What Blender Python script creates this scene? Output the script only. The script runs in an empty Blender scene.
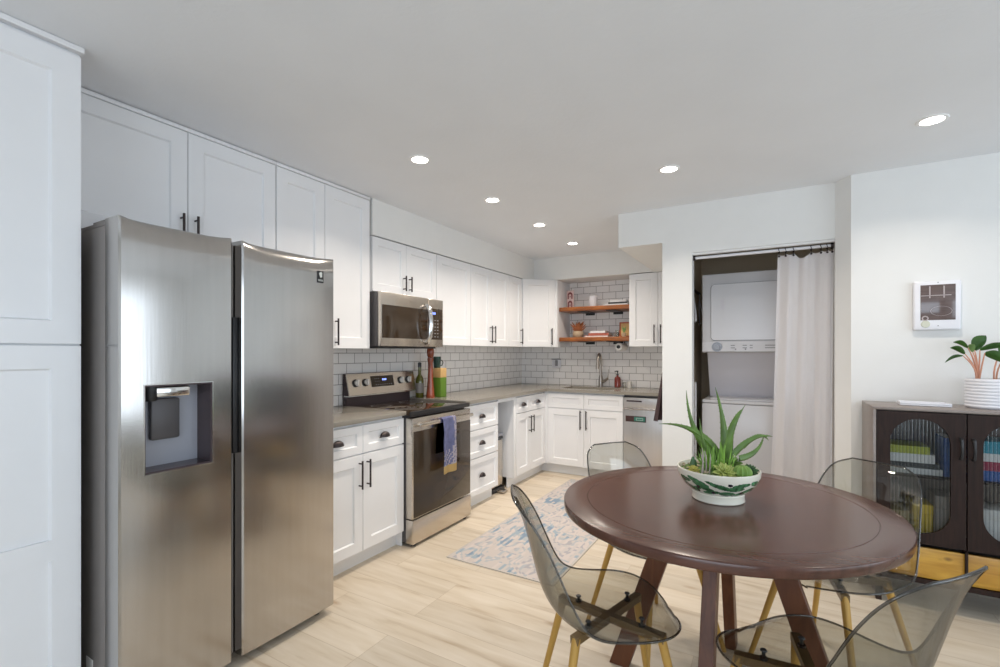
import bpy, bmesh, math, random
from mathutils import Vector, Matrix, noise
random.seed(7)
sc = bpy.context.scene
COL = sc.collection
PI = math.pi
R = math.radians

# ------------------------------------------------------------------ camera, light, exposure
CAM_H = 1.316
F_PX, HOR, YAW = 470.0, 352.0, math.atan2(274.0, 470.0)
cam = bpy.data.cameras.new('camera'); co = bpy.data.objects.new('camera', cam); COL.objects.link(co)
cam.sensor_width = 36.0; cam.lens = F_PX*36.0/1000.0
cam.shift_y = (HOR-333.5)/1000.0
co.location = (0, 0, CAM_H); co.rotation_euler = (PI/2, 0, YAW)
cam.clip_start = 0.05
sc.camera = co
sc.view_settings.view_transform = 'Standard'
sc.view_settings.look = 'None'
sc.view_settings.gamma = 1.0
sc.view_settings.use_curve_mapping = False
sc.view_settings.exposure = -0.03
sc.cycles.max_bounces = 14
sc.cycles.diffuse_bounces = 6
sc.cycles.transparent_max_bounces = 24
sc.cycles.sample_clamp_indirect = 6.0

wd = bpy.data.worlds.new('sky'); sc.world = wd; wd.use_nodes = True
bg = wd.node_tree.nodes['Background']
bg.inputs[0].default_value = (0.75, 0.87, 1.0, 1); bg.inputs[1].default_value = 1.6

def area_light(name, loc, rot, sx, sy, power, col):
    l = bpy.data.lights.new(name, 'AREA'); l.shape = 'RECTANGLE'; l.size = sx; l.size_y = sy
    l.energy = power; l.color = col
    o = bpy.data.objects.new(name, l); COL.objects.link(o); o.location = loc; o.rotation_euler = rot
    return o
# daylight through the windows behind and to the right of the camera
area_light('window_daylight_rear', (0.7, -2.55, 1.35), (R(90), 0, 0), 3.4, 1.5, 47, (0.76, 0.87, 1.0))
area_light('window_daylight_right', (3.24, 1.1, 1.3), (R(90), 0, R(90)), 3.2, 1.6, 36, (0.78, 0.89, 1.0))

# ------------------------------------------------------------------ materials
MATS = {}
def new_mat(name):
    m = bpy.data.materials.new(name); m.use_nodes = True
    nt = m.node_tree; b = nt.nodes['Principled BSDF']
    MATS[name] = m
    return m, nt, b
def simple(name, col, rough=0.5, metal=0.0, bump=0.0, bscale=60, var=0.0, vscale=8, spec=0.5, coat=0.0, emit=None, es=0.0, aniso=0.0, stretch=(1,1,1)):
    m, nt, b = new_mat(name)
    b.inputs['Roughness'].default_value = rough; b.inputs['Metallic'].default_value = metal
    b.inputs['Specular IOR Level'].default_value = spec
    b.inputs['Coat Weight'].default_value = coat
    b.inputs['Coat Roughness'].default_value = 0.08
    tc = nt.nodes.new('ShaderNodeTexCoord')
    mp = nt.nodes.new('ShaderNodeMapping'); mp.inputs['Scale'].default_value = stretch
    nt.links.new(tc.outputs['Object'], mp.inputs[0])
    n = nt.nodes.new('ShaderNodeTexNoise'); n.inputs['Scale'].default_value = vscale; n.inputs['Detail'].default_value = 4
    nt.links.new(mp.outputs[0], n.inputs['Vector'])
    r = nt.nodes.new('ShaderNodeValToRGB'); v = var
    r.color_ramp.elements[0].position = 0.3; r.color_ramp.elements[1].position = 0.7
    r.color_ramp.elements[0].color = (col[0]*(1-v), col[1]*(1-v), col[2]*(1-v), 1)
    r.color_ramp.elements[1].color = (min(1,col[0]*(1+v)), min(1,col[1]*(1+v)), min(1,col[2]*(1+v)), 1)
    nt.links.new(n.outputs['Fac'], r.inputs[0]); nt.links.new(r.outputs[0], b.inputs['Base Color'])
    if bump > 0:
        n2 = nt.nodes.new('ShaderNodeTexNoise'); n2.inputs['Scale'].default_value = bscale; n2.inputs['Detail'].default_value = 3
        nt.links.new(mp.outputs[0], n2.inputs['Vector'])
        bp = nt.nodes.new('ShaderNodeBump'); bp.inputs['Strength'].default_value = bump; bp.inputs['Distance'].default_value = 0.004
        nt.links.new(n2.outputs['Fac'], bp.inputs['Height']); nt.links.new(bp.outputs[0], b.inputs['Normal'])
    if emit:
        b.inputs['Emission Color'].default_value = (*emit, 1); b.inputs['Emission Strength'].default_value = es
    if aniso:
        b.inputs['Anisotropic'].default_value = aniso
        tg = nt.nodes.new('ShaderNodeTangent'); tg.direction_type = 'RADIAL'; tg.axis = 'Z'
        nt.links.new(tg.outputs[0], b.inputs['Tangent'])
    return m

CLOSETW = simple('closet_tan', (0.60, 0.50, 0.37), 0.8, var=0.02)  # even warm tan on the closet's back and left walls
WALL = simple('wall_paint', (0.80, 0.80, 0.785), 0.75, bump=0.10, bscale=90, var=0.01)
CEIL = simple('ceiling_paint', (0.80, 0.82, 0.85), 0.9, bump=0.25, bscale=45, var=0.015, vscale=3)
CAB = simple('cabinet_white', (0.82, 0.825, 0.84), 0.35, var=0.008)
TOE = simple('toe_white', (0.80, 0.80, 0.80), 0.5)
BRONZE = simple('dark_bronze', (0.055, 0.045, 0.045), 0.35, 0.8)
BLACK = simple('black_plastic', (0.015, 0.015, 0.017), 0.4)
BLKGLASS = simple('black_glass', (0.040, 0.027, 0.017), 0.07, spec=0.5)
DARKSIDE = simple('dark_side', (0.10, 0.095, 0.10), 0.45, 0.3)
STEEL = simple('brushed_steel', (0.53, 0.51, 0.49), 0.17, 1.0, var=0.03, vscale=40, bump=0.02, bscale=160, stretch=(1,1,0.04), aniso=0.5)
STEEL3 = simple('satin_steel', (0.66, 0.64, 0.63), 0.36, 1.0, var=0.03, vscale=40, bump=0.02, bscale=140, stretch=(1,1,0.04), aniso=0.4)
STEEL2 = simple('range_steel', (0.62, 0.57, 0.51), 0.26, 1.0, var=0.03, vscale=40, bump=0.02, bscale=140, stretch=(0.04,0.04,1))
FRSIDE = simple('fridge_side', (0.29, 0.265, 0.25), 0.5, 0.4, bump=0.05, bscale=200)
CHROME = simple('chrome', (0.75, 0.74, 0.73), 0.12, 1.0)
NICKEL = simple('brushed_nickel', (0.42, 0.38, 0.34), 0.28, 1.0)
KNOBM = simple('knob_satin', (0.85, 0.83, 0.80), 0.4, 0.6)
GREYPLAS = simple('grey_plastic', (0.36, 0.37, 0.42), 0.4)
DISPDARK = simple('dispenser_dark', (0.07, 0.05, 0.055), 0.25, 0.2)
COUNTER = simple('quartz_counter', (0.27, 0.25, 0.215), 0.22, var=0.06, vscale=160, spec=0.6)
APPL = simple('appliance_white', (0.80, 0.80, 0.83), 0.22, spec=0.6)
APPL2 = simple('appliance_grey', (0.74, 0.73, 0.78), 0.4)
LINE = simple('grey_line', (0.25, 0.25, 0.28), 0.5)
CLOTH = simple('curtain_cloth', (0.95, 0.925, 0.93), 0.85, bump=0.05, bscale=300)
TOWELB = simple('towel_blue', (0.24, 0.26, 0.47), 0.9, bump=0.3, bscale=300, var=0.18, vscale=30)
TOWELW = simple('towel_pale', (0.62, 0.58, 0.66), 0.9, bump=0.3, bscale=300)
TOWELY = simple('towel_yellow', (0.72, 0.52, 0.22), 0.9, bump=0.3, bscale=300)
DKTOWEL = simple('dark_towel', (0.10, 0.065, 0.07), 0.9, bump=0.4, bscale=300)
GOLD = simple('gold_leg', (0.50, 0.29, 0.065), 0.38, 0.15, var=0.08, vscale=20, stretch=(1,1,0.1))
DKFRAME = simple('bronze_frame', (0.19, 0.12, 0.05), 0.4, 0.2)
CREAM = simple('glazed_cream', (0.78, 0.75, 0.64), 0.2, coat=0.4, var=0.02)
PGREEN = simple('glaze_green', (0.06, 0.18, 0.08), 0.25, coat=0.4, var=0.6, vscale=60)
PBLACK = simple('glaze_black', (0.02, 0.02, 0.03), 0.25, coat=0.4)
TERRA = simple('bare_clay', (0.45, 0.36, 0.28), 0.8)
SOIL = simple('moss_soil', (0.10, 0.17, 0.045), 0.95, bump=0.8, bscale=120, var=0.7, vscale=60)
PEBBLE = simple('pebble', (0.50, 0.42, 0.30), 0.8, var=0.2)
ALOE = simple('aloe_green', (0.11, 0.20, 0.035), 0.42, var=0.25, vscale=25)
GRASSG = simple('bright_green', (0.22, 0.40, 0.06), 0.45, var=0.25, vscale=40)
ROSET = simple('rosette_green', (0.36, 0.42, 0.11), 0.5, var=0.15, vscale=30)
CACTUS = simple('cactus_green', (0.17, 0.30, 0.055), 0.55, var=0.12, vscale=30)
DKGREEN = simple('dark_green', (0.05, 0.12, 0.04), 0.5, var=0.2)
YELPLANT = simple('yellow_succulent', (0.42, 0.38, 0.08), 0.5, var=0.2)
TWIG = simple('dry_twig', (0.42, 0.36, 0.32), 0.9, var=0.15)
LEAFG = simple('leaf_green', (0.07, 0.17, 0.035), 0.35, var=0.3, vscale=20)
LEAFP = simple('leaf_pale', (0.22, 0.36, 0.12), 0.4, var=0.2)
STEMO = simple('stem_orange', (0.62, 0.30, 0.20), 0.5, var=0.1)
POTW = simple('pot_white', (0.78, 0.78, 0.82), 0.35)
PAPER = simple('white_paper', (0.82, 0.80, 0.77), 0.8)
CARD = simple('cardboard_core', (0.08, 0.05, 0.035), 0.8)
AMBER = simple('amber_bottle', (0.17, 0.018, 0.010), 0.12, coat=0.6)
OLIVE = simple('olive_glass', (0.11, 0.11, 0.012), 0.08, coat=0.7)
MILL = simple('red_wood', (0.25, 0.050, 0.018), 0.25, coat=0.4, var=0.15, vscale=15)
KGREEN = simple('green_paint', (0.10, 0.20, 0.02), 0.4)
KWOOD = simple('pale_wood', (0.66, 0.42, 0.17), 0.5, var=0.12, vscale=20)
MUG = simple('mug_green', (0.015, 0.055, 0.04), 0.2, coat=0.5)
PLASTW = simple('white_plastic', (0.82, 0.82, 0.86), 0.35)
SCREEN = simple('screen_brown', (0.12, 0.085, 0.08), 0.12, spec=0.7, var=0.15, vscale=12, stretch=(1,1,8))
SCRLINE = simple('screen_line', (0.42, 0.36, 0.36), 0.3)
BUTTON = simple('button_cream', (0.62, 0.63, 0.52), 0.5)
LED = simple('blue_led', (0.02, 0.05, 0.4), 0.4, emit=(0.25, 0.35, 1.0), es=2.5)
PRINTG = simple('print_grey', (0.32, 0.32, 0.34), 0.5)
MAGT = simple('magnet_teal', (0.02, 0.16, 0.12), 0.4)
MAGB = simple('magnet_brown', (0.05, 0.02, 0.02), 0.4)
MARK = simple('mark_pale', (0.62, 0.66, 0.64), 0.4)
LENS = simple('lamp_lens', (1, 1, 1), 0.5, emit=(1.0, 0.93, 0.84), es=14.0)
TRIM = simple('lamp_trim', (0.85, 0.85, 0.85), 0.4)
POTTERY = simple('basket_beige', (0.48, 0.36, 0.24), 0.8, var=0.2, vscale=60, stretch=(1,1,4))
DRIED = simple('dried_orange', (0.38, 0.13, 0.05), 0.8, var=0.3, vscale=30)
PINK = simple('print_pink', (0.62, 0.47, 0.46), 0.6)
MAROON = simple('print_maroon', (0.17, 0.035, 0.04), 0.6)
CORAL = simple('book_coral', (0.40, 0.12, 0.08), 0.6)
BOOKG = simple('book_grey', (0.30, 0.27, 0.25), 0.6)
REDF = simple('frame_red', (0.42, 0.09, 0.04), 0.5, var=0.3, vscale=30)
GLASSY = simple('pale_glassware', (0.62, 0.60, 0.56), 0.15, spec=0.8)
BKY = simple('book_yellowgreen', (0.42, 0.46, 0.06), 0.6)
BKB = simple('book_blue', (0.03, 0.11, 0.38), 0.6)
BKC = simple('book_cyan', (0.03, 0.30, 0.42), 0.6)
BKW = simple('book_white', (0.72, 0.72, 0.72), 0.6)
BKK = simple('book_dark', (0.04, 0.045, 0.05), 0.6)
BKR = simple('book_red', (0.35, 0.03, 0.08), 0.6)
BOXY = simple('box_yellow', (0.72, 0.50, 0.02), 0.5)
BOXT = simple('box_tan', (0.45, 0.36, 0.22), 0.7)
CONSF_SHEEN = simple('console_frame_sheen', (0.215, 0.175, 0.155), 0.33, var=0.1, vscale=30, spec=0.7)  # lighter taupe than the doors: reflected sheen on side and top put into colour

def wood(name, c1, c2, scale, stretch, rough=0.35, coat=0.0, knots=False, bump=0.05):
    m, nt, b = new_mat(name)
    tc = nt.nodes.new('ShaderNodeTexCoord'); mp = nt.nodes.new('ShaderNodeMapping')
    mp.inputs['Scale'].default_value = stretch
    nt.links.new(tc.outputs['Object'], mp.inputs[0])
    n = nt.nodes.new('ShaderNodeTexNoise'); n.inputs['Scale'].default_value = scale; n.inputs['Detail'].default_value = 7
    n.inputs['Distortion'].default_value = 0.6
    nt.links.new(mp.outputs[0], n.inputs['Vector'])
    r = nt.nodes.new('ShaderNodeValToRGB')
    r.color_ramp.elements[0].position = 0.32; r.color_ramp.elements[1].position = 0.68
    r.color_ramp.elements[0].color = (*c1, 1); r.color_ramp.elements[1].color = (*c2, 1)
    nt.links.new(n.outputs['Fac'], r.inputs[0])
    out = r.outputs[0]
    if knots:
        v = nt.nodes.new('ShaderNodeTexVoronoi'); v.inputs['Scale'].default_value = 16
        mp2 = nt.nodes.new('ShaderNodeMapping'); mp2.inputs['Scale'].default_value = (0.8, 1, 1.3)
        nt.links.new(tc.outputs['Object'], mp2.inputs[0]); nt.links.new(mp2.outputs[0], v.inputs['Vector'])
        kr = nt.nodes.new('ShaderNodeValToRGB')
        kr.color_ramp.elements[0].position = 0.04; kr.color_ramp.elements[0].color = (1,1,1,1)
        kr.color_ramp.elements[1].position = 0.30; kr.color_ramp.elements[1].color = (0,0,0,1)
        nt.links.new(v.outputs['Distance'], kr.inputs[0])
        mx = nt.nodes.new('ShaderNodeMix'); mx.data_type = 'RGBA'
        nt.links.new(kr.outputs[0], mx.inputs['Factor']); nt.links.new(out, mx.inputs['A'])
        mx.inputs['B'].default_value = (c1[0]*0.25, c1[1]*0.2, c1[2]*0.3, 1)
        out = mx.outputs['Result']
    nt.links.new(out, b.inputs['Base Color'])
    b.inputs['Roughness'].default_value = rough; b.inputs['Coat Weight'].default_value = coat
    b.inputs['Coat Roughness'].default_value = 0.15; b.inputs['Specular IOR Level'].default_value = 0.25 if name == 'console_wood' else 0.5
    bp = nt.nodes.new('ShaderNodeBump'); bp.inputs['Strength'].default_value = bump; bp.inputs['Distance'].default_value = 0.003
    nt.links.new(n.outputs['Fac'], bp.inputs['Height']); nt.links.new(bp.outputs[0], b.inputs['Normal'])
    return m
WALNUT = wood('table_walnut', (0.070, 0.026, 0.016), (0.115, 0.046, 0.030), 5, (1.2, 9, 3), 0.24, 0.15, bump=0.03)
WALLEG = wood('table_leg_walnut', (0.085, 0.024, 0.008), (0.15, 0.050, 0.018), 6, (6, 6, 0.8), 0.42, 0.0, bump=0.03)
SHELFW = wood('shelf_wood', (0.17, 0.045, 0.008), (0.33, 0.105, 0.018), 6, (1, 6, 6), 0.4, 0.1)
CONSW = wood('console_wood', (0.014, 0.006, 0.0045), (0.028, 0.013, 0.009), 10, (9, 9, 0.7), 0.5, bump=0.15)
KNOTTY = wood('knotty_yellow', (0.38, 0.17, 0.018), (0.64, 0.36, 0.05), 5, (0.8, 4, 5), 0.35, 0.3, knots=True)

def brick_nodes(nt, axes, bw, rh, mortar, c1, c2, cm, offset=0.5, freq=2, origin=(0,0)):
    tc = nt.nodes.new('ShaderNodeTexCoord'); s = nt.nodes.new('ShaderNodeSeparateXYZ'); c = nt.nodes.new('ShaderNodeCombineXYZ')
    nt.links.new(tc.outputs['Object'], s.inputs[0])
    mp = nt.nodes.new('ShaderNodeMapping'); mp.inputs['Location'].default_value = (origin[0], origin[1], 0)
    nt.links.new(s.outputs[axes[0]], c.inputs[0]); nt.links.new(s.outputs[axes[1]], c.inputs[1])
    nt.links.new(c.outputs[0], mp.inputs[0])
    b = nt.nodes.new('ShaderNodeTexBrick')
    b.offset = offset; b.offset_frequency = freq
    b.inputs['Scale'].default_value = 1.0
    b.inputs['Brick Width'].default_value = bw; b.inputs['Row Height'].default_value = rh
    b.inputs['Mortar Size'].default_value = mortar; b.inputs['Mortar Smooth'].default_value = 0.1
    b.inputs['Bias'].default_value = 0.0
    b.inputs['Color1'].default_value = (*c1, 1); b.inputs['Color2'].default_value = (*c2, 1); b.inputs['Mortar'].default_value = (*cm, 1)
    nt.links.new(mp.outputs[0], b.inputs['Vector'])
    return b, tc, mp
def tile_mat(name, axes, origin):
    m, nt, p = new_mat(name)
    b, tc, mp = brick_nodes(nt, axes, 0.154, 0.0775, 0.0022, (0.92, 0.90, 0.885), (0.86, 0.84, 0.825), (0.24, 0.21, 0.20), origin=origin)
    nt.links.new(b.outputs['Color'], p.inputs['Base Color'])
    mr = nt.nodes.new('ShaderNodeMapRange'); mr.inputs['To Min'].default_value = 0.13; mr.inputs['To Max'].default_value = 0.8
    nt.links.new(b.outputs['Fac'], mr.inputs['Value']); nt.links.new(mr.outputs[0], p.inputs['Roughness'])
    bp = nt.nodes.new('ShaderNodeBump'); bp.invert = True; bp.inputs['Strength'].default_value = 0.5; bp.inputs['Distance'].default_value = 0.002
    nt.links.new(b.outputs['Fac'], bp.inputs['Height']); nt.links.new(bp.outputs[0], p.inputs['Normal'])
    return m
TILE_L = tile_mat('subway_tile_left', (1, 2), (0.0, -0.92))
TILE_B = tile_mat('subway_tile_back', (0, 2), (0.02, -0.92))

def floor_mat():
    m, nt, p = new_mat('oak_planks')
    b, tc, mp = brick_nodes(nt, (0, 1), 1.25, 0.185, 0.0012, (0.0, 0, 0), (1, 1, 1), (0.5, 0.5, 0.5), offset=0.37, freq=3, origin=(0.3, 0.04))
    n = nt.nodes.new('ShaderNodeTexNoise'); n.inputs['Scale'].default_value = 3.0; n.inputs['Detail'].default_value = 8; n.inputs['Distortion'].default_value = 0.5
    mp2 = nt.nodes.new('ShaderNodeMapping'); mp2.inputs['Scale'].default_value = (0.9, 7, 1)
    sep = nt.nodes.new('ShaderNodeVectorMath'); sep.operation = 'MULTIPLY_ADD'
    nt.links.new(b.outputs['Color'], sep.inputs[0]); sep.inputs[1].default_value = (13, 7, 3)
    nt.links.new(tc.outputs['Object'], sep.inputs[2])
    nt.links.new(sep.outputs[0], mp2.inputs[0]); nt.links.new(mp2.outputs[0], n.inputs['Vector'])
    r = nt.nodes.new('ShaderNodeValToRGB'); cr = r.color_ramp
    cr.elements[0].position = 0.22; cr.elements[0].color = (0.42, 0.32, 0.215, 1)
    cr.elements[1].position = 0.75; cr.elements[1].color = (0.69, 0.615, 0.51, 1)
    e = cr.elements.new(0.42); e.color = (0.60, 0.515, 0.40, 1)
    nt.links.new(n.outputs['Fac'], r.inputs[0])
    hv = nt.nodes.new('ShaderNodeHueSaturation')
    mr = nt.nodes.new('ShaderNodeMapRange'); mr.inputs['To Min'].default_value = 0.90; mr.inputs['To Max'].default_value = 1.06
    nt.links.new(b.outputs['Color'], mr.inputs['Value']); nt.links.new(mr.outputs[0], hv.inputs['Value'])
    nt.links.new(r.outputs[0], hv.inputs['Color'])
    # sparse knots
    v = nt.nodes.new('ShaderNodeTexVoronoi'); v.inputs['Scale'].default_value = 1.7
    mp3 = nt.nodes.new('ShaderNodeMapping'); mp3.inputs['Scale'].default_value = (1, 2.6, 1)
    nt.links.new(tc.outputs['Object'], mp3.inputs[0]); nt.links.new(mp3.outputs[0], v.inputs['Vector'])
    kr = nt.nodes.new('ShaderNodeValToRGB'); kr.color_ramp.elements[0].position = 0.02; kr.color_ramp.elements[0].color = (0.6,0.6,0.6,1)
    kr.color_ramp.elements[1].position = 0.10; kr.color_ramp.elements[1].color = (0,0,0,1)
    nt.links.new(v.outputs['Distance'], kr.inputs[0])
    mx = nt.nodes.new('ShaderNodeMix'); mx.data_type = 'RGBA'
    nt.links.new(kr.outputs[0], mx.inputs['Factor']); nt.links.new(hv.outputs[0], mx.inputs['A']); mx.inputs['B'].default_value = (0.30, 0.17, 0.08, 1)
    mx2 = nt.nodes.new('ShaderNodeMix'); mx2.data_type = 'RGBA'
    mf = nt.nodes.new('ShaderNodeMath'); mf.operation = 'MULTIPLY'; mf.inputs[1].default_value = 0.55
    nt.links.new(b.outputs['Fac'], mf.inputs[0]); nt.links.new(mf.outputs[0], mx2.inputs['Factor'])
    nt.links.new(mx.outputs['Result'], mx2.inputs['A']); mx2.inputs['B'].default_value = (0.30, 0.20, 0.11, 1)
    nt.links.new(mx2.outputs['Result'], p.inputs['Base Color'])
    p.inputs['Roughness'].default_value = 0.42
    bp = nt.nodes.new('ShaderNodeBump'); bp.inputs['Strength'].default_value = 0.06; bp.inputs['Distance'].default_value = 0.002
    nt.links.new(n.outputs['Fac'], bp.inputs['Height']); nt.links.new(bp.outputs[0], p.inputs['Normal'])
    return m
FLOOR = floor_mat()

def rug_mat():
    m, nt, p = new_mat('rug_weave')
    b, tc, mp = brick_nodes(nt, (1, 0), 0.15, 0.021, 0.0, (0, 0, 0), (1, 1, 1), (0.5, 0.5, 0.5), offset=0.43, freq=2)
    n = nt.nodes.new('ShaderNodeTexNoise'); n.inputs['Scale'].default_value = 4.5; n.inputs['Detail'].default_value = 1
    nt.links.new(tc.outputs['Object'], n.inputs['Vector'])
    ad = nt.nodes.new('ShaderNodeMath'); ad.operation = 'MULTIPLY_ADD'; ad.inputs[1].default_value = 0.34
    nt.links.new(b.outputs['Color'], ad.inputs[0]); nt.links.new(n.outputs['Fac'], ad.inputs[2])
    r = nt.nodes.new('ShaderNodeValToRGB'); cr = r.color_ramp; cr.interpolation = 'CONSTANT'
    cr.elements[0].position = 0.0; cr.elements[0].color = (0.20, 0.27, 0.35, 1)
    cr.elements[1].position = 0.47; cr.elements[1].color = (0.30, 0.36, 0.41, 1)
    for pos, c in ((0.54, (0.50, 0.45, 0.42)), (0.64, (0.38, 0.40, 0.42)), (0.69, (0.54, 0.48, 0.45)), (0.80, (0.36, 0.35, 0.37)), (0.85, (0.49, 0.45, 0.43))):
        e = cr.elements.new(pos); e.color = (*c, 1)
    nt.links.new(ad.outputs[0], r.inputs[0]); nt.links.new(r.outputs[0], p.inputs['Base Color'])
    p.inputs['Roughness'].default_value = 0.95
    return m
RUG = rug_mat()

def thin_glass(name, tint, edge, gl_rough=0.015, refl=0.6, f0=0.05, epow=3.0):
    """thin clear plastic: tinted transmission that deepens where the sheet is seen edge-on, plus fresnel gloss"""
    m = bpy.data.materials.new(name); m.use_nodes = True; nt = m.node_tree
    for n in list(nt.nodes): nt.nodes.remove(n)
    out = nt.nodes.new('ShaderNodeOutputMaterial')
    lw = nt.nodes.new('ShaderNodeLayerWeight'); lw.inputs['Blend'].default_value = 0.5
    mx = nt.nodes.new('ShaderNodeMix'); mx.data_type = 'RGBA'
    mx.inputs['A'].default_value = (*tint, 1); mx.inputs['B'].default_value = (*edge, 1)
    pw = nt.nodes.new('ShaderNodeMath'); pw.operation = 'POWER'; pw.inputs[1].default_value = epow
    nt.links.new(lw.outputs['Facing'], pw.inputs[0]); nt.links.new(pw.outputs[0], mx.inputs['Factor'])
    tr = nt.nodes.new('ShaderNodeBsdfTransparent'); nt.links.new(mx.outputs['Result'], tr.inputs[0])
    gl = nt.nodes.new('ShaderNodeBsdfGlossy'); gl.inputs['Roughness'].default_value = gl_rough
    p5 = nt.nodes.new('ShaderNodeMath'); p5.operation = 'POWER'; p5.inputs[1].default_value = 4.0
    nt.links.new(lw.outputs['Facing'], p5.inputs[0])
    fr = nt.nodes.new('ShaderNodeMath'); fr.operation = 'MULTIPLY_ADD'; fr.inputs[1].default_value = refl; fr.inputs[2].default_value = f0
    nt.links.new(p5.outputs[0], fr.inputs[0])
    ms = nt.nodes.new('ShaderNodeMixShader')
    nt.links.new(fr.outputs[0], ms.inputs[0]); nt.links.new(tr.outputs[0], ms.inputs[1]); nt.links.new(gl.outputs[0], ms.inputs[2])
    nt.links.new(ms.outputs[0], out.inputs[0])
    MATS[name] = m
    return m
SMOKE = thin_glass('smoke_polycarbonate', (0.865, 0.87, 0.845), (0.24, 0.235, 0.22))
SMOKERIM = thin_glass('smoke_rim', (0.42, 0.41, 0.40), (0.16, 0.15, 0.15), 0.05, 0.75, 0.10, 1.5)
FLUTED = thin_glass('fluted_glass', (0.93, 0.95, 0.95), (0.30, 0.33, 0.33), 0.16, 1.0, 0.16, 1.3)
TUMBLER = thin_glass('clear_glass', (0.93, 0.93, 0.91), (0.55, 0.55, 0.52))

# ------------------------------------------------------------------ helpers
def lw(o):
    m = Matrix.Identity(4); ch = []
    while o: ch.append(o); o = o.parent
    for q in reversed(ch): m = m @ (Matrix.Translation(q.location) @ q.rotation_euler.to_matrix().to_4x4())
    return m
def obj(name, bm, mat, parent=None, world=False, smooth=True, label=None, angle=35):
    if world and parent is not None: bm.transform(lw(parent).inverted())
    bmesh.ops.recalc_face_normals(bm, faces=bm.faces[:]) if len(bm.faces) else None
    me = bpy.data.meshes.new(name); bm.to_mesh(me); bm.free()
    for mm in (mat if isinstance(mat, (list, tuple)) else [mat]): me.materials.append(mm)
    if smooth:
        for p in me.polygons: p.use_smooth = True
        me.set_sharp_from_angle(angle=R(angle))
    o = bpy.data.objects.new(name, me); COL.objects.link(o)
    if parent is not None: o.parent = parent
    if label: o['label'] = label
    return o
def thing(name, label, cat, loc=(0,0,0), rotz=0, group=None):
    o = bpy.data.objects.new(name, None); COL.objects.link(o)
    o.empty_display_size = 0.1
    o.location = loc; o.rotation_euler = (0, 0, rotz); o['label'] = label; o['category'] = cat
    if group: o['group'] = group
    return o
def tag(o, label, cat, group=None):
    o['label'] = label; o['category'] = cat
    if group: o['group'] = group
    return o
def struct(name, bm, mat):
    o = obj(name, bm, mat, smooth=False); o['kind'] = 'structure'; return o
def dup(root, loc, rotz=None, label=None):
    r = root.copy(); COL.objects.link(r); r.location = loc
    if rotz is not None: r.rotation_euler = (0, 0, rotz)
    if label: r['label'] = label
    for ch in list(root.children):
        c = ch.copy(); COL.objects.link(c); c.parent = r
        for g in ch.children:
            d = g.copy(); COL.objects.link(d); d.parent = c
    return r
def B(): return bmesh.new()
def box(bm, x0, x1, y0, y1, z0, z1, bev=0.0, seg=2, mi=0):
    t = bmesh.new() if bev > 0 else bm
    vs = [t.verts.new((x, y, z)) for z in (z0, z1) for x, y in ((x0, y0), (x1, y0), (x1, y1), (x0, y1))]
    fs = [t.faces.new([vs[i] for i in q]) for q in ((3,2,1,0), (4,5,6,7), (0,1,5,4), (1,2,6,5), (2,3,7,6), (3,0,4,7))]
    for f in fs: f.material_index = mi
    if bev > 0:
        bmesh.ops.bevel(t, geom=t.edges[:], offset=bev, segments=seg, profile=0.5, affect='EDGES')
        for f in t.faces: f.material_index = mi
        me = bpy.data.meshes.new('t'); t.to_mesh(me); t.free(); bm.from_mesh(me); bpy.data.meshes.remove(me)
    return bm
def prism(bm, pts, z0, z1, axis='z', mi=0):
    """extrude the polygon pts between z0 and z1 along an axis; axis x: pts=(y,z); axis y: pts=(x,z)"""
    def P(a, b, c):
        return (a, b, c) if axis == 'z' else ((c, a, b) if axis == 'x' else (a, c, b))
    lo = [bm.verts.new(P(a, b, z0)) for a, b in pts]; hi = [bm.verts.new(P(a, b, z1)) for a, b in pts]
    n = len(pts)
    fs = [bm.faces.new(lo[::-1]), bm.faces.new(hi)]
    for i in range(n): fs.append(bm.faces.new((lo[i], lo[(i+1) % n], hi[(i+1) % n], hi[i])))
    for f in fs: f.material_index = mi
    return bm
def cyl(bm, p0, p1, r0, r1=None, seg=20, mi=0):
    r1 = r0 if r1 is None else r1
    p0 = Vector(p0); p1 = Vector(p1); d = (p1-p0).normalized()
    a = d.orthogonal().normalized(); b = d.cross(a)
    lo = [bm.verts.new(p0+(a*math.cos(2*PI*i/seg)+b*math.sin(2*PI*i/seg))*r0) for i in range(seg)]
    hi = [bm.verts.new(p1+(a*math.cos(2*PI*i/seg)+b*math.sin(2*PI*i/seg))*r1) for i in range(seg)]
    fs = [bm.faces.new(lo[::-1]), bm.faces.new(hi)]
    for i in range(seg): fs.append(bm.faces.new((lo[i], lo[(i+1) % seg], hi[(i+1) % seg], hi[i])))
    for f in fs: f.material_index = mi
    return bm
def tube(bm, pts, r, seg=10, mi=0, flat=1.0):
    pts = [Vector(p) for p in pts]; n = len(pts); rings = []
    up = None
    for i, p in enumerate(pts):
        d = (pts[min(i+1, n-1)]-pts[max(i-1, 0)]).normalized()
        if up is None: up = d.orthogonal().normalized()
        up = (up - d*up.dot(d)).normalized(); b = d.cross(up)
        rr = r[i] if isinstance(r, (list, tuple)) else r
        rings.append([bm.verts.new(p+(up*math.cos(2*PI*k/seg)+b*math.sin(2*PI*k/seg)*flat)*rr) for k in range(seg)])
    fs = []
    for i in range(n-1):
        for k in range(seg):
            fs.append(bm.faces.new((rings[i][k], rings[i][(k+1) % seg], rings[i+1][(k+1) % seg], rings[i+1][k])))
    fs.append(bm.faces.new(rings[0][::-1])); fs.append(bm.faces.new(rings[-1]))
    for f in fs: f.material_index = mi
    return bm
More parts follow.
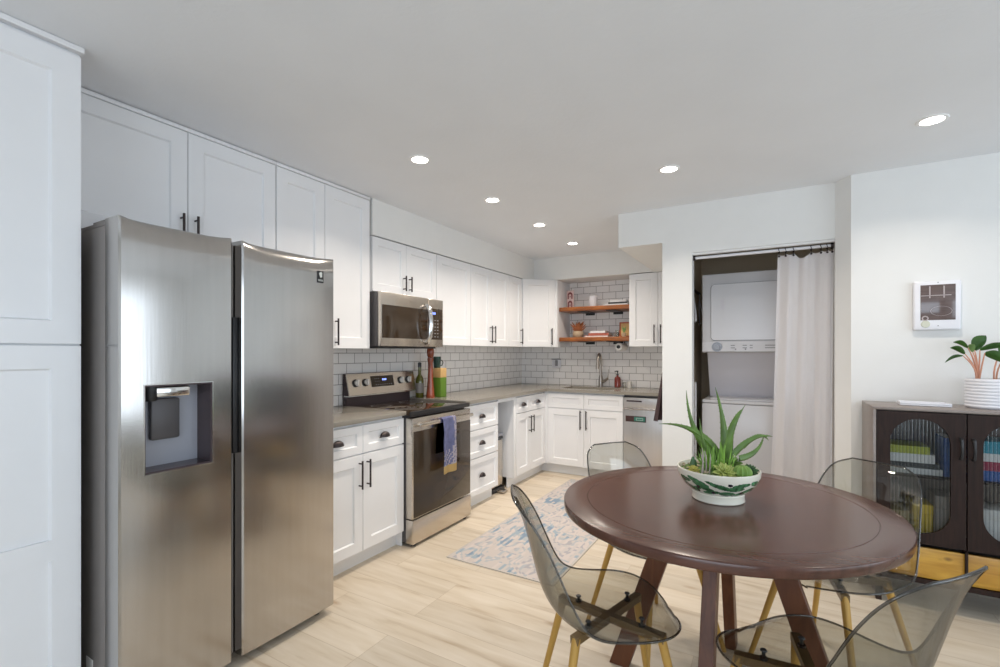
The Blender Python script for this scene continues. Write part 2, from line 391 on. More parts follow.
def lathe(bm, prof, cx=0, cy=0, seg=40, mi=0, mfun=None, close=False):
    rings = []
    for r, z in prof:
        if r < 1e-5: rings.append([bm.verts.new((cx, cy, z))])
        else: rings.append([bm.verts.new((cx+r*math.cos(2*PI*i/seg), cy+r*math.sin(2*PI*i/seg), z)) for i in range(seg)])
    for j in range(len(rings)-1):
        a, b = rings[j], rings[j+1]
        for i in range(seg):
            k = (i+1) % seg
            if len(a) == 1 and len(b) == 1: continue
            if len(a) == 1: f = bm.faces.new((a[0], b[k], b[i]))
            elif len(b) == 1: f = bm.faces.new((a[i], a[k], b[0]))
            else: f = bm.faces.new((a[i], a[k], b[k], b[i]))
            f.material_index = mfun(2*PI*(i+.5)/seg, (prof[j][1]+prof[j+1][1])/2, j) if mfun else mi
    return bm
def bez(p0, p1, p2, n=10):
    p0, p1, p2 = Vector(p0), Vector(p1), Vector(p2)
    return [(1-t)**2*p0+2*t*(1-t)*p1+t*t*p2 for t in [i/(n-1) for i in range(n)]]

# ------------------------------------------------------------------ room shell
ZC = 2.39
XL, YB = -2.775, 5.31
XR, YR = 3.30, -2.65
struct('floor', box(B(), XL-.1, XR+.1, YR-.1, YB+.1, -.1, 0), FLOOR)
struct('ceiling', box(B(), XL-.1, XR+.1, YR-.1, YB+.1, ZC, ZC+.1), CEIL)
struct('wall_left', box(B(), XL-.1, XL, YR-.1, YB+.1, 0, ZC), WALL)
struct('wall_back', box(B(), XL, XR+.1, YB, YB+.1, 0, ZC), WALL)
# rear wall with window opening
b = B()
box(b, XL, -1.0, YR-.1, YR, 0, ZC); box(b, 2.4, XR, YR-.1, YR, 0, ZC)
box(b, -1.0, 2.4, YR-.1, YR, 0, .6); box(b, -1.0, 2.4, YR-.1, YR, 2.1, ZC)
struct('wall_rear', b, WALL)
b = B()
box(b, XR, XR+.1, YR-.1, -.5, 0, ZC); box(b, XR, XR+.1, 2.7, YB, 0, ZC)
box(b, XR, XR+.1, -.5, 2.7, 0, .5); box(b, XR, XR+.1, -.5, 2.7, 2.1, ZC)
struct('wall_right', b, WALL)
# laundry front: pillar, header, dropped beam
b = B()
prism(b, [(-1.05, 2.13), (-.72, 2.13), (-.72, 0), (-.513, 0), (-.513, 2.035), (.335, 2.035), (.335, ZC), (-1.05, ZC)], 3.64, 3.74, 'y')
box(b, -1.05, -.72, 3.74, 4.93, 2.13, ZC)
struct('wall_laundry', b, WALL)
struct('wall_far', prism(B(), [(.335, 3.64), (.404, 3.535), (XR, 3.535), (XR, 3.75), (.335, 3.75)], 0, ZC), WALL)
struct('wall_partition', box(B(), -.72, -.62, 3.74, YB, 0, ZC), WALL)
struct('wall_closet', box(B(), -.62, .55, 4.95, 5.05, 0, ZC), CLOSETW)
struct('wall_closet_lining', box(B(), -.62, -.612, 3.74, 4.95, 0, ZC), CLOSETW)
struct('wall_closet_side', box(B(), .45, .55, 3.75, 4.95, 0, ZC), WALL)
# soffit above the wall cabinets
b = B(); box(b, XL, -2.42, 2.385, YB, 2.136, ZC); box(b, -2.42, -1.05, 4.93, YB, 2.136, ZC); box(b, -1.05, -.72, 4.93, YB, 2.13, ZC)
struct('trim_1', b, WALL)
struct('trim_2', box(B(), XL, XL+.008, 1.67, YB-.008, .921, 1.74), TILE_L)
struct('trim_3', box(B(), XL, -.72, YB-.008, YB, .921, 2.136), TILE_B)
struct('baseboard_far', box(B(), .404, XR, 3.523, 3.535, 0, .09), TOE)
# opening trim strip under the laundry header
struct('trim_4', box(B(), -.513, .335, 3.655, 3.685, 2.02, 2.035), TOE)
# window frames behind / right of the camera
for n, (x0, x1, y0, y1, z0, z1) in enumerate(((-1.0, 2.4, YR-.07, YR-.03, .6, 2.1), (XR+.03, XR+.07, -.5, 2.7, .5, 2.1))):
    b = B()
    if n == 0:
        box(b, x0, x1, y0, y1, z0, z0+.05); box(b, x0, x1, y0, y1, z1-.05, z1)
        for x in (x0, (x0+x1)/2-.025, x1-.05): box(b, x, x+.05, y0, y1, z0+.05, z1-.05)
    else:
        box(b, x0, x1, y0, y1, z0, z0+.05); box(b, x0, x1, y0, y1, z1-.05, z1)
        for y in (y0, (y0+y1)/2-.025, y1-.05): box(b, x0, x1, y, y+.05, z0+.05, z1-.05)
    struct('window_%d' % (n+1), b, TOE)

# ------------------------------------------------------------------ recessed lights
def downlight(x, y, label, power):
    t = thing('recessed_light', label, 'ceiling light', (x, y, ZC-.002), 0, 'recessed ceiling lights')
    obj('trim_ring', lathe(B(), [(.044, -.001), (.045, -.005), (.056, -.004), (.060, .0), (.044, .0), (.044, -.001)], seg=36), TRIM, t)
    obj('lens', lathe(B(), [(0, -.006), (.030, -.0055), (.0435, -.002), (.0435, .0), (0, .0)], seg=36), LENS, t)
    l = bpy.data.lights.new('downlight', 'AREA'); l.shape = 'DISK'; l.size = .10; l.energy = power; l.color = (1.0, .89, .77)
    l.spread = R(135)
    o = bpy.data.objects.new('lamp_glow', l); COL.objects.link(o); o.parent = t; o.location = (0, 0, -.012)
PW = 7.6
for x, y, s in ((-1.702, 2.035, 'round recessed ceiling light in front of the range, the nearest of the kitchen row'),
                (-1.713, 2.833, 'round recessed ceiling light, second nearest in the kitchen row'),
                (-1.707, 3.588, 'round recessed ceiling light, third in the kitchen row'),
                (-1.715, 4.361, 'small round recessed ceiling light farthest back, close to the sink corner'),
                (-.531, 2.875, 'round recessed ceiling light in front of the laundry wall'),
                (.631, 2.881, 'largest round recessed ceiling light, above the dark console at right')):
    downlight(x, y, s, 4.5 if x > 0 else (8.6 if y > 3.3 else PW))

# ------------------------------------------------------------------ cabinet kit (local: width +x, front faces -y at y=0, z up)
def door_bm(w, h, t=.020, fr=.066, rec=.010):
    bm = B()
    def ring(x0, x1, z0, z1, y): return [bm.verts.new(p) for p in ((x0, y, z0), (x1, y, z0), (x1, y, z1), (x0, y, z1))]
    e = .0015
    back = ring(0, w, 0, h, t); mid = ring(0, w, 0, h, e); fro = ring(e, w-e, e, h-e, 0)
    fr = min(fr, w*.3, h*.3)
    i1 = ring(fr, w-fr, fr, h-fr, 0); i2 = ring(fr+.006, w-fr-.006, fr+.006, h-fr-.006, rec)
    def br(a, c):
        for k in range(4): bm.faces.new((a[k], a[(k+1) % 4], c[(k+1) % 4], c[k]))
    br(back, mid); br(mid, fro); br(fro, i1); br(i1, i2); bm.faces.new(i2); bm.faces.new(back[::-1])
    return bm
def bar_pull(par, x, z0, z1):
    b = B(); y = -.030
    cyl(b, (x, y, z0), (x, y, z1), .0058, seg=12)
    for z in (z0+.018, z1-.018): cyl(b, (x, y, z), (x, 0, z), .0045, seg=8)
    return obj('handle', b, BRONZE, par)
def cup_pull(par, x, z):
    b = B(); n, m = 14, 6; W, D, H = .042, .026, .034
    grid = []
    for j in range(m+1):
        ph = (PI/2)*j/m
        grid.append([b.verts.new((x+W*math.cos(PI*i/n)*math.cos(ph), -D*math.sin(ph)*(1 if True else 0) - .001, z-.014+H*math.sin(PI*i/n)*math.cos(ph)+0*.0)) for i in range(n+1)])
    for j in range(m):
        for i in range(n): b.faces.new((grid[j][i], grid[j][i+1], grid[j+1][i+1], grid[j+1][i]))
    bmesh.ops.remove_doubles(b, verts=b.verts[:], dist=1e-5)
    g = bmesh.ops.solidify(b, geom=b.faces[:], thickness=.003)
    box(b, x-.045, x+.045, -.003, 0, z-.017, z-.013)
    return obj('cup_pull', b, BRONZE, par)
def door(par, x0, x1, z0, z1, pull=None, pz=None, plen=.15, fr=.066):
    g = .0017
    o = obj('door', door_bm(x1-x0-2*g, z1-z0-2*g, fr=fr), CAB, par); o.location = (x0+g, -.020, z0+g)
    if pull:
        px = (.030 if pull == 'l' else (x1-x0)-2*g-.030)
        bar_pull(o, px, pz-z0, pz-z0+plen)
    return o
def drawer(par, x0, x1, z0, z1, pull=True, fr=.045):
    g = .0017
    o = obj('drawer', door_bm(x1-x0-2*g, z1-z0-2*g, fr=fr), CAB, par); o.location = (x0+g, -.020, z0+g)
    if pull: cup_pull(o, (x1-x0)/2-g, (z1-z0)/2)
    return o
LR = PI/2   # run along the left wall: front faces +x, width runs along +y
# left base cabinet beside the refrigerator; carcass front at x=-2.18, door fronts at -2.16
def base_cab(name, label, loc, rot, w, depth, toe=True):
    t = thing(name, label, 'cabinet', loc, rot, 'white base cabinets')
    obj('body', box(B(), 0, w, 0, depth, .10, .888), CAB, t)
    if toe: obj('toe_kick', box(B(), (-.092 if 'sink' in label else 0), w+(.0715 if 'inner corner' in label else 0), .05, .065, 0, .10), TOE, t)
    return t
DX = -2.18
t = base_cab('base_cabinet', 'white shaker base cabinet with two drawers over two doors, between refrigerator and range', (DX, 1.665, 0), LR, .752, .59)
drawer(t, 0, .386, .70, .872); drawer(t, .386, .752, .70, .872)
door(t, 0, .386, .105, .695, 'r', .49, .17); door(t, .386, .752, .105, .695, 'l', .49, .17)
obj('side_panel', box(B(), .752, .756, .0, .58, .0, .888), CAB, t)
t = base_cab('drawer_cabinet', 'narrow white base cabinet with three stacked drawers and cup pulls, right of the range', (DX, 3.128, 0), LR, .545, .59)
drawer(t, 0, .545, .662, .872); drawer(t, 0, .545, .425, .657); drawer(t, 0, .545, .11, .42)
t = base_cab('base_cabinet', 'white shaker base cabinet at the inner corner, two small drawers over two doors', (DX, 3.975, 0), LR, .715, .59)
obj('stile', box(B(), 0, .052, -.018, 0, .10, .887, .001), CAB, t)
drawer(t, .055, .345, .715, .872); drawer(t, .345, .713, .715, .872)
door(t, .055, .345, .105, .71, 'r', .50, .17); door(t, .345, .713, .105, .71, 'l', .50, .17)
# open bay between, with a rail at its top
t = thing('open_bay', 'open white bay between drawer stack and corner cabinet, holding the slim bin', 'cabinet', (-2.18, 3.824, 0))
obj('top_rail', box(B(), -2.18, -2.163, 3.676, 3.972, .855, .888), CAB, t, world=True)
obj('back_panel', box(B(), -2.76, -2.745, 3.676, 3.972, 0, .888), CAB, t, world=True)
t = base_cab('sink_cabinet', 'white shaker sink cabinet under the kitchen faucet, two false fronts over two doors', (-2.153, 4.712, 0), 0, .845, .02)
drawer(t, .02, .433, .715, .872, False); drawer(t, .433, .845, .715, .872, False)
door(t, .02, .433, .105, .71, 'r', .50, .20); door(t, .433, .845, .105, .71, 'l', .50, .20)

obj('corner_stile', box(B(), -.024, .019, -.020, .0, .10, .888), CAB, t)
# pantry at far left
t = thing('pantry_cabinet', 'tall white pantry cabinet at the left edge, beside the refrigerator', 'cabinet', (-2.13, -.25, 0), LR)
obj('body', box(B(), 0, .94, 0, .60, .10, 2.372), CAB, t)
obj('toe_kick', box(B(), 0, .94, .05, .065, 0, .10), TOE, t)
b = B(); box(b, -.0, .946, -.027, .0, 2.368, 2.388, .002); obj('crown', b, CAB, t)
for x0, x1 in ((0, .46), (.46, .94)):
    door(t, x0, x1, 1.342, 2.355, fr=.078)
    b = door_bm(x1-x0-.004, 1.233, fr=.078)
    # mid rail of the lower door
    box(b, .078, x1-x0-.004-.078, .0, .012, .505, .575)
    o = obj('door', b, CAB, t, smooth=False); o.location = (x0+.002, -.020, .105)

# wall cabinets on the left wall (carcass front x=-2.44)
UX = -2.44
def wall_cab(label, y0, y1, z0, z1, name='wall_cabinet', crown=False):
    t = thing(name, label, 'cabinet', (UX, y0, z0), LR, 'white wall cabinets')
    obj('body', box(B(), 0.0005, y1-y0-.0005, 0, .325, 0, z1-z0), CAB, t)
    if crown: obj('crown', box(B(), 0, y1-y0, -.024, 0, z1-z0-.004, z1-z0+.014, .002), CAB, t)
    return t
t = wall_cab('white two door cabinet above the refrigerator', .70, 1.649, 1.815, 2.372, crown=True)
door(t, 0, .49, 0, .552, 'r', .02, .13, fr=.07); door(t, .49, .949, 0, .552, 'l', .02, .13, fr=.07)
t = wall_cab('tall white two door wall cabinet between refrigerator and microwave', 1.652, 2.361, 1.338, 2.372, crown=True)
door(t, 0, .331, 0, 1.028, 'r', .02, .17, fr=.070); o = door(t, .331, .709, 0, 1.028, fr=.070); bar_pull(o, .078, .02, .19)
t = wall_cab('short white two door cabinet directly above the microwave', 2.385, 3.105, 1.742, 2.130)
door(t, 0, .348, 0, .386, 'r', .03, .115, fr=.055); door(t, .348, .72, 0, .386, 'l', .03, .115, fr=.055)
t = wall_cab('white single door wall cabinet right of the microwave, without a pull', 3.108, 3.615, 1.372, 2.130)
door(t, 0, .507, 0, .756)
t = wall_cab('white two door wall cabinet near the corner with paired bar pulls', 3.618, 4.338, 1.372, 2.130)
door(t, 0, .366, 0, .756, 'r', .03, .17); door(t, .366, .72, 0, .756, 'l', .03, .17)
t = wall_cab('narrowest white single door wall cabinet, touching the diagonal corner cabinet', 4.341, 4.630, 1.372, 2.130)
door(t, 0, .289, 0, .756, 'r', .03, .17)
# diagonal corner cabinet
t = thing('corner_cabinet', 'white diagonal corner wall cabinet left of the open shelves', 'cabinet', (-2.434, 4.651, 1.372), PI/4)
b = B(); prism(b, [(XL+.01, 4.637), (-2.434, 4.637), (-2.150, 4.921), (-2.150, 4.944), (-2.118, 4.944), (-2.118, YB-.009), (XL+.01, YB-.009)], 1.372, 2.132)
obj('body', b, CAB, t, world=True)
door(t, .006, .378, .002, .758, 'r', .02, .19, fr=.062)
obj('stile', box(B(), -2.156, -2.119, 4.925, 4.9438, 1.374, 2.13), CAB, t, world=True)
# right wall cabinet
t = thing('wall_cabinet', 'white two door wall cabinet right of the open shelves, above the dishwasher', 'cabinet', (-1.311, 4.95, 1.372), 0, 'white wall cabinets')
obj('body', box(B(), 0, .588, 0, .35, 0, .757), CAB, t)
door(t, 0, .292, 0, .756, 'r', .03, .19); door(t, .292, .588, 0, .756, 'l', .03, .19)

# ------------------------------------------------------------------ worktops, sink, faucet
b = box(B(), XL+.009, -2.135, 1.665, 2.414, .89, .92, .003)
tag(obj('countertop', b, COUNTER), 'short grey stone countertop between refrigerator and range', 'countertop')
SX0, SX1, SY0, SY1 = -2.02, -1.46, 4.80, 5.13
b = B(); z0, z1 = .89, .92
xs = sorted([XL+.009, -2.135, SX0, SX1, -.722]); ys = [3.127, 4.665, SY0, SY1, YB-.009]
V = {}
def vv(i, j, z): 
    k = (i, j, z)
    if k not in V: V[k] = b.verts.new((xs[i], ys[j], z))
    return V[k]
cells = set()
for i in range(4):
    for j in range(4):
        if j == 0 and i > 0: continue
        if i == 2 and j == 2: continue
        cells.add((i, j))
for (i, j) in cells:
    b.faces.new((vv(i, j, z1), vv(i+1, j, z1), vv(i+1, j+1, z1), vv(i, j+1, z1)))
    b.faces.new((vv(i, j+1, z0), vv(i+1, j+1, z0), vv(i+1, j, z0), vv(i, j, z0)))
    for (di, dj, a, c) in ((0, -1, (i, j), (i+1, j)), (1, 0, (i+1, j), (i+1, j+1)), (0, 1, (i+1, j+1), (i, j+1)), (-1, 0, (i, j+1), (i, j))):
        if (i+di, j+dj) not in cells:
            b.faces.new((vv(*a, z0), vv(*c, z0), vv(*c, z1), vv(*a, z1)))
tag(obj('countertop', b, COUNTER, smooth=False), 'long grey stone countertop turning the corner and holding the sink', 'countertop')
b = B()
x0, x1, y0, y1 = SX0-.008, SX1+.008, SY0-.008, SY1+.008
box(b, x0, x1, y0, y1, .70, .702)
for q in ((x0, x0+.003, y0, y1), (x1-.003, x1, y0, y1), (x0, x1, y0, y0+.003), (x0, x1, y1-.003, y1)): box(b, *q, .702, .889)
t = thing('kitchen_sink', 'steel undermount sink basin set in the grey countertop', 'sink', (-1.74, 4.96, .70))
obj('basin', b, NICKEL, t, world=True)
obj('drain', lathe(B(), [(0, .7045), (.035, .7045), (.045, .7025), (.045, .702), (0, .702)], -1.74, 4.98), CHROME, t, world=True)
t = thing('kitchen_faucet', 'brushed metal gooseneck faucet with side lever behind the sink', 'faucet', (-1.705, 5.20, .92))
b = B(); lathe(b, [(0, .0005), (.030, .0005), (.030, .008), (.024, .012), (.022, .10), (.017, .13), (0, .13)])
obj('base', b, NICKEL, t)
pts = [(0, 0, .10), (0, 0, .22), (0, 0, .30)] + [(-.005*0, -.075+.075*math.cos(a), .30+.075*math.sin(a)) for a in [PI*k/10 for k in range(1, 10)]] + [(0, -.150, .295)]
pts = [(p[1]*-.12, p[1]*1.0, p[2]) for p in pts]
obj('spout', tube(B(), pts, .0125, 12), NICKEL, t)
e = Vector(pts[-1]); obj('spray_head', tube(B(), [e+Vector((0,0,.01)), e+Vector((-.002,-.004,-.03)), e+Vector((-.004,-.008,-.085))], [.014, .017, .019], 14), NICKEL, t)
b = B(); tube(b, [(0, 0, .045), (.05, -.01, .07), (.088, -.015, .10)], [.017, .016, .014], 12)
tube(b, [(.085, -.015, .09), (.093, -.015, .14), (.096, -.012, .20)], [.007, .006, .005], 10)
obj('lever', b, NICKEL, t)
t = thing('soap_bottle', 'amber red soap pump bottle standing right of the faucet', 'bottle', (-1.515, 5.215, .9205))
obj('body', lathe(B(), [(0, 0), (.032, 0), (.036, .005), (.036, .095), (.028, .115), (.012, .125), (.012, .135), (0, .135)], seg=28), AMBER, t)
b = B(); cyl(b, (0, 0, .135), (0, 0, .148), .013); cyl(b, (0, 0, .148), (0, 0, .178), .005); tube(b, [(.008, 0, .178), (-.012, 0, .181), (-.032, 0, .176)], .006)
obj('pump', b, BLACK, t)
for x, s, w in ((-1.440, 'small clear glass beside the soap bottle, nearer the faucet', .0), (-1.385, 'small pale glass jar at the right end behind the sink', .008)):
    t = thing('drinking_glass', s, 'glass', (x, 5.225, .9205), 0, 'small glasses by the sink')
    obj('cup', lathe(B(), [(0, 0), (.017+w, 0), (.021+w, .06+w), (.019+w, .06+w), (.0155+w, .004), (0, .004)], seg=24), GLASSY if w else TUMBLER, t)
t = thing('wall_outlet', 'white wall outlet with dark top edge on the tile left of the sink', 'outlet', (-2.29, YB-.0095, 1.18))
obj('plate', box(B(), -.058, .058, -.006, 0, -.055, .055, .002), PLASTW, t)
b = B(); box(b, -.06, .06, -.022, -.006, .045, .053, .001); obj('cover_lip', b, BRONZE, t)
b = B(); box(b, -.018, .018, -.0085, -.006, -.035, .035, .001); obj('socket', b, PRINTG, t)

# ------------------------------------------------------------------ open shelves and what stands on them
for z, s in ((1.775, 'upper thick orange-brown wooden shelf in the tiled niche'), (1.435, 'lower thick orange-brown wooden shelf in the tiled niche')):
    t = thing('wall_shelf', s, 'shelf', (-1.70, 5.0, z), 0, 'wooden niche shelves')
    obj('board', box(B(), -.410, .386, -.045, .299, 0, .045, .003), SHELFW, t)
    for x in (-.16, .17):
        b = B(); box(b, x-.055, x+.055, .02, .30, -.008, -.001); box(b, x-.055, x+.055, .290, .298, -.03, -.008)
        obj('bracket', b, BLACK, t)
ZT, ZL = 1.8205, 1.4805
t = thing('picture_card', 'small pink and maroon arch print standing on the upper shelf', 'picture', (-2.035, 5.10, ZT), R(-10))
obj('card', box(B(), -.047, .047, 0, .008, 0, .205, .001), PINK, t)
b = B()
for zz, s in ((.108, 1.0), (.012, .95)):
    pts = [(-.033*s, zz)] + [(-.033*s*math.cos(PI*k/10), zz+.045+.033*s*math.sin(PI*k/10)) for k in range(11)] + [(.033*s, zz)] \
        + [(.016*s, zz)] + [(.016*s*math.cos(PI*k/8), zz+.040+.016*s*math.sin(PI*k/8)) for k in range(9)] + [(-.016*s, zz)]
    prism(b, pts, -.0015, -.0002, 'y')
    cyl(b, (0, -.0015, zz+.025), (0, -.0002, zz+.025), .007)
obj('printed_arches', b, MAROON, t, smooth=False)
t = thing('ceramic_cup', 'plain white ceramic cup in the middle of the upper shelf', 'cup', (-1.775, 5.15, ZT))
obj('body', lathe(B(), [(0, 0), (.040, 0), (.047, .01), (.048, .13), (.044, .13), (.042, .012), (0, .01)], seg=28), POTW, t)
def book(x0, x1, y0, y1, z, h, mat, label, cat='book', rot=0, group=None, pages=True):
    t = thing('book', label, cat, ((x0+x1)/2, (y0+y1)/2, z), R(rot), group)
    w, d = (x1-x0)/2, (y1-y0)/2
    b = B(); box(b, -w, w, -d, d, 0, .003); box(b, -w, w, -d, d, h-.003, h); box(b, -w, w, d-.003, d, .003, h-.003)
    obj('cover', b, mat, t, smooth=False)
    obj('pages', box(B(), -w+.004, w-.004, -d+.004, d-.003, .003, h-.003), PAPER, t, smooth=False)
    return t
def spine_book(x0, x1, y0, y1, z, h, mat, label, rot=0, group=None):
    t = thing('book', label, 'book', ((x0+x1)/2, (y0+y1)/2, z), R(rot), group)
    w, d = (x1-x0)/2, (y1-y0)/2
    b = B(); box(b, -w, w, -d, d, 0, .003); box(b, -w, w, -d, d, h-.003, h); box(b, -w, w, -d, -d+.003, .003, h-.003)
    obj('cover', b, mat, t, smooth=False)
    obj('pages', box(B(), -w+.004, w-.004, -d+.003, d-.004, .003, h-.003), PAPER, t, smooth=False)
    return t
g = 'books lying on the upper shelf'
spine_book(-1.62, -1.36, 5.06, 5.22, ZT, .022, BKW, 'white book lying at the bottom of the stack on the upper shelf', 0, g)
spine_book(-1.58, -1.37, 5.07, 5.21, ZT+.0225, .020, BKK, 'dark book lying between two pale ones on the upper shelf', 3, g)
spine_book(-1.56, -1.38, 5.07, 5.20, ZT+.043, .018, BKW, 'thin white book topmost in the stack on the upper shelf', -2, g)
t = thing('dried_plant_basket', 'beige round pot of orange-brown dried stems on the lower shelf', 'plant', (-1.945, 5.12, ZL))
obj('pot', lathe(B(), [(0, 0), (.045, 0), (.060, .02), (.064, .05), (.055, .075), (.050, .075), (.048, .06), (0, .06)], seg=28), POTTERY, t)
b = B(); random.seed(3)
for i in range(60):
    a = random.uniform(0, 2*PI); s = random.uniform(.02, .11); h = random.uniform(.10, .19)
    ex, ey = s*math.cos(a), s*math.sin(a)*.7
    tube(b, bez((ex*.2, ey*.2, .06), (ex*.4, ey*.4, h*.7), (ex, ey, h), 5), [.0025, .004, .006, .006, .001], 5)
obj('dried_stems', b, DRIED, t)
g = 'books lying on the lower shelf'
book(-1.84, -1.565, 5.03, 5.20, ZL, .020, CORAL, 'coral red book at the bottom of the lower shelf stack', rot=0, group=g)
spine_book(-1.80, -1.57, 5.05, 5.21, ZL+.0205, .026, CORAL, 'muted coral book in the middle of the lower shelf stack', 2, g)
spine_book(-1.78, -1.60, 5.05, 5.19, ZL+.047, .024, BKW, 'pale book topmost in the lower shelf stack', -3, g)
t = thing('grey_stone_bowl', 'small grey dish behind the book stack on the lower shelf', 'bowl', (-1.53, 5.22, ZL))
obj('body', lathe(B(), [(0, 0), (.022, 0), (.034, .03), (.03, .05), (.026, .05), (.028, .03), (0, .008)], seg=24), BOOKG, t)
t = thing('framed_picture', 'small reddish framed picture leaning at the right end of the lower shelf', 'picture', (-1.405, 5.16, ZL), R(-4))
b = B()
for q in ((-.075, -.060, 0, .165), (.060, .075, 0, .165), (-.06, .06, 0, .015), (-.06, .06, .15, .165)): box(b, q[0], q[1], 0, .012, q[2], q[3], .001)
obj('frame', b, REDF, t); obj('picture', box(B(), -.06, .06, .003, .010, .015, .15), KWOOD, t, smooth=False)
t = thing('small_potted_plant', 'tiny green plant in a pale pot in front of the red frame', 'plant', (-1.405, 5.08, ZL))
obj('pot', lathe(B(), [(0, 0), (.020, 0), (.026, .045), (.023, .045), (.02, .035), (0, .035)], seg=20), POTTERY, t)
b = B()
for i in range(9):
    a = i*2.4; tube(b, bez((0, 0, .035), (.008*math.cos(a), .008*math.sin(a), .07), (.022*math.cos(a), .022*math.sin(a), .085+.004*i), 5), [.003, .005, .006, .005, .001], 5)
obj('leaves', b, LEAFP, t)
t = thing('drinking_glass', 'clear glass tumbler left of the red frame on the lower shelf', 'glass', (-1.475, 5.07, ZL))
obj('cup', lathe(B(), [(0, 0), (.018, 0), (.022, .075), (.020, .075), (.0165, .004), (0, .004)], seg=24), TUMBLER, t)
t = thing('paper_towel_holder', 'paper towel roll mounted under the lower shelf, seen end-on', 'paper towel', (-1.455, 5.05, 1.372))
b = B(); n = 36
for k in range(n):
    a0, a1 = 2*PI*k/n, 2*PI*(k+1)/n
    P = lambda r, a, y: b.verts.new((r*math.cos(a), y, r*math.sin(a)))
    ro, ri = .040, .017
    b.faces.new((P(ro, a0, 0), P(ro, a1, 0), P(ro, a1, .22), P(ro, a0, .22))); b.faces.new((P(ri, a0, 0), P(ri, a0, .22), P(ri, a1, .22), P(ri, a1, 0)))
    for y in (0, .22): b.faces.new((P(ro, a0, y), P(ro, a1, y), P(ri, a1, y), P(ri, a0, y)))
bmesh.ops.remove_doubles(b, verts=b.verts[:], dist=1e-6); obj('paper_roll', b, PAPER, t)
b = B(); cyl(b, (0, -.012, 0), (0, .235, 0), .012); cyl(b, (0, -.014, 0), (0, -.006, 0), .019); tube(b, [(0, .235, 0), (0, .240, .03), (0, .240, .061)], .005)
obj('holder_rod', b, BLACK, t)

# ------------------------------------------------------------------ dishwasher
t = thing('dishwasher', 'stainless steel dishwasher at the right end under the counter', 'dishwasher', (-1.306, 4.70, 0))
obj('body', box(B(), .001, .582, .03, .58, .10, .888), DARKSIDE, t)
obj('toe_kick', box(B(), .001, .582, .07, .09, 0, .10), BLACK, t)
b = box(B(), .003, .580, -.012, .03, .105, .755, .004); obj('door', b, STEEL3, t)
b = B(); box(b, .003, .580, -.012, .03, .76, .862, .004); p = obj('control_panel', b, STEEL3, t)
obj('display', box(B(), .035, .185, -.0145, -.012, .822, .836), DISPDARK, p, smooth=False)
b = B(); box(b, .003, .580, -.030, -.0125, .745, .765, .006); obj('handle_lip', b, STEEL, t)
m = thing('dishwasher_magnet', 'dark brown and teal magnet sign stuck on the dishwasher door', 'magnet', (-1.28, 4.6868, .625))
obj('backing', box(B(), 0, .20, -.004, 0, 0, .058, .001), MAGB, m); obj('green_half', box(B(), .085, .192, -.0055, -.004, .008, .050), MAGT, m, smooth=False)
b = B(); box(b, .105, .172, -.0063, -.0055, .018, .040); obj('lettering', b, MARK, m, smooth=False)
obj('lettering_fill', box(B(), .108, .169, -.0068, -.0063, .021, .037), MAGT, m, smooth=False)  # teal block over the pale one, leaving a thin pale border

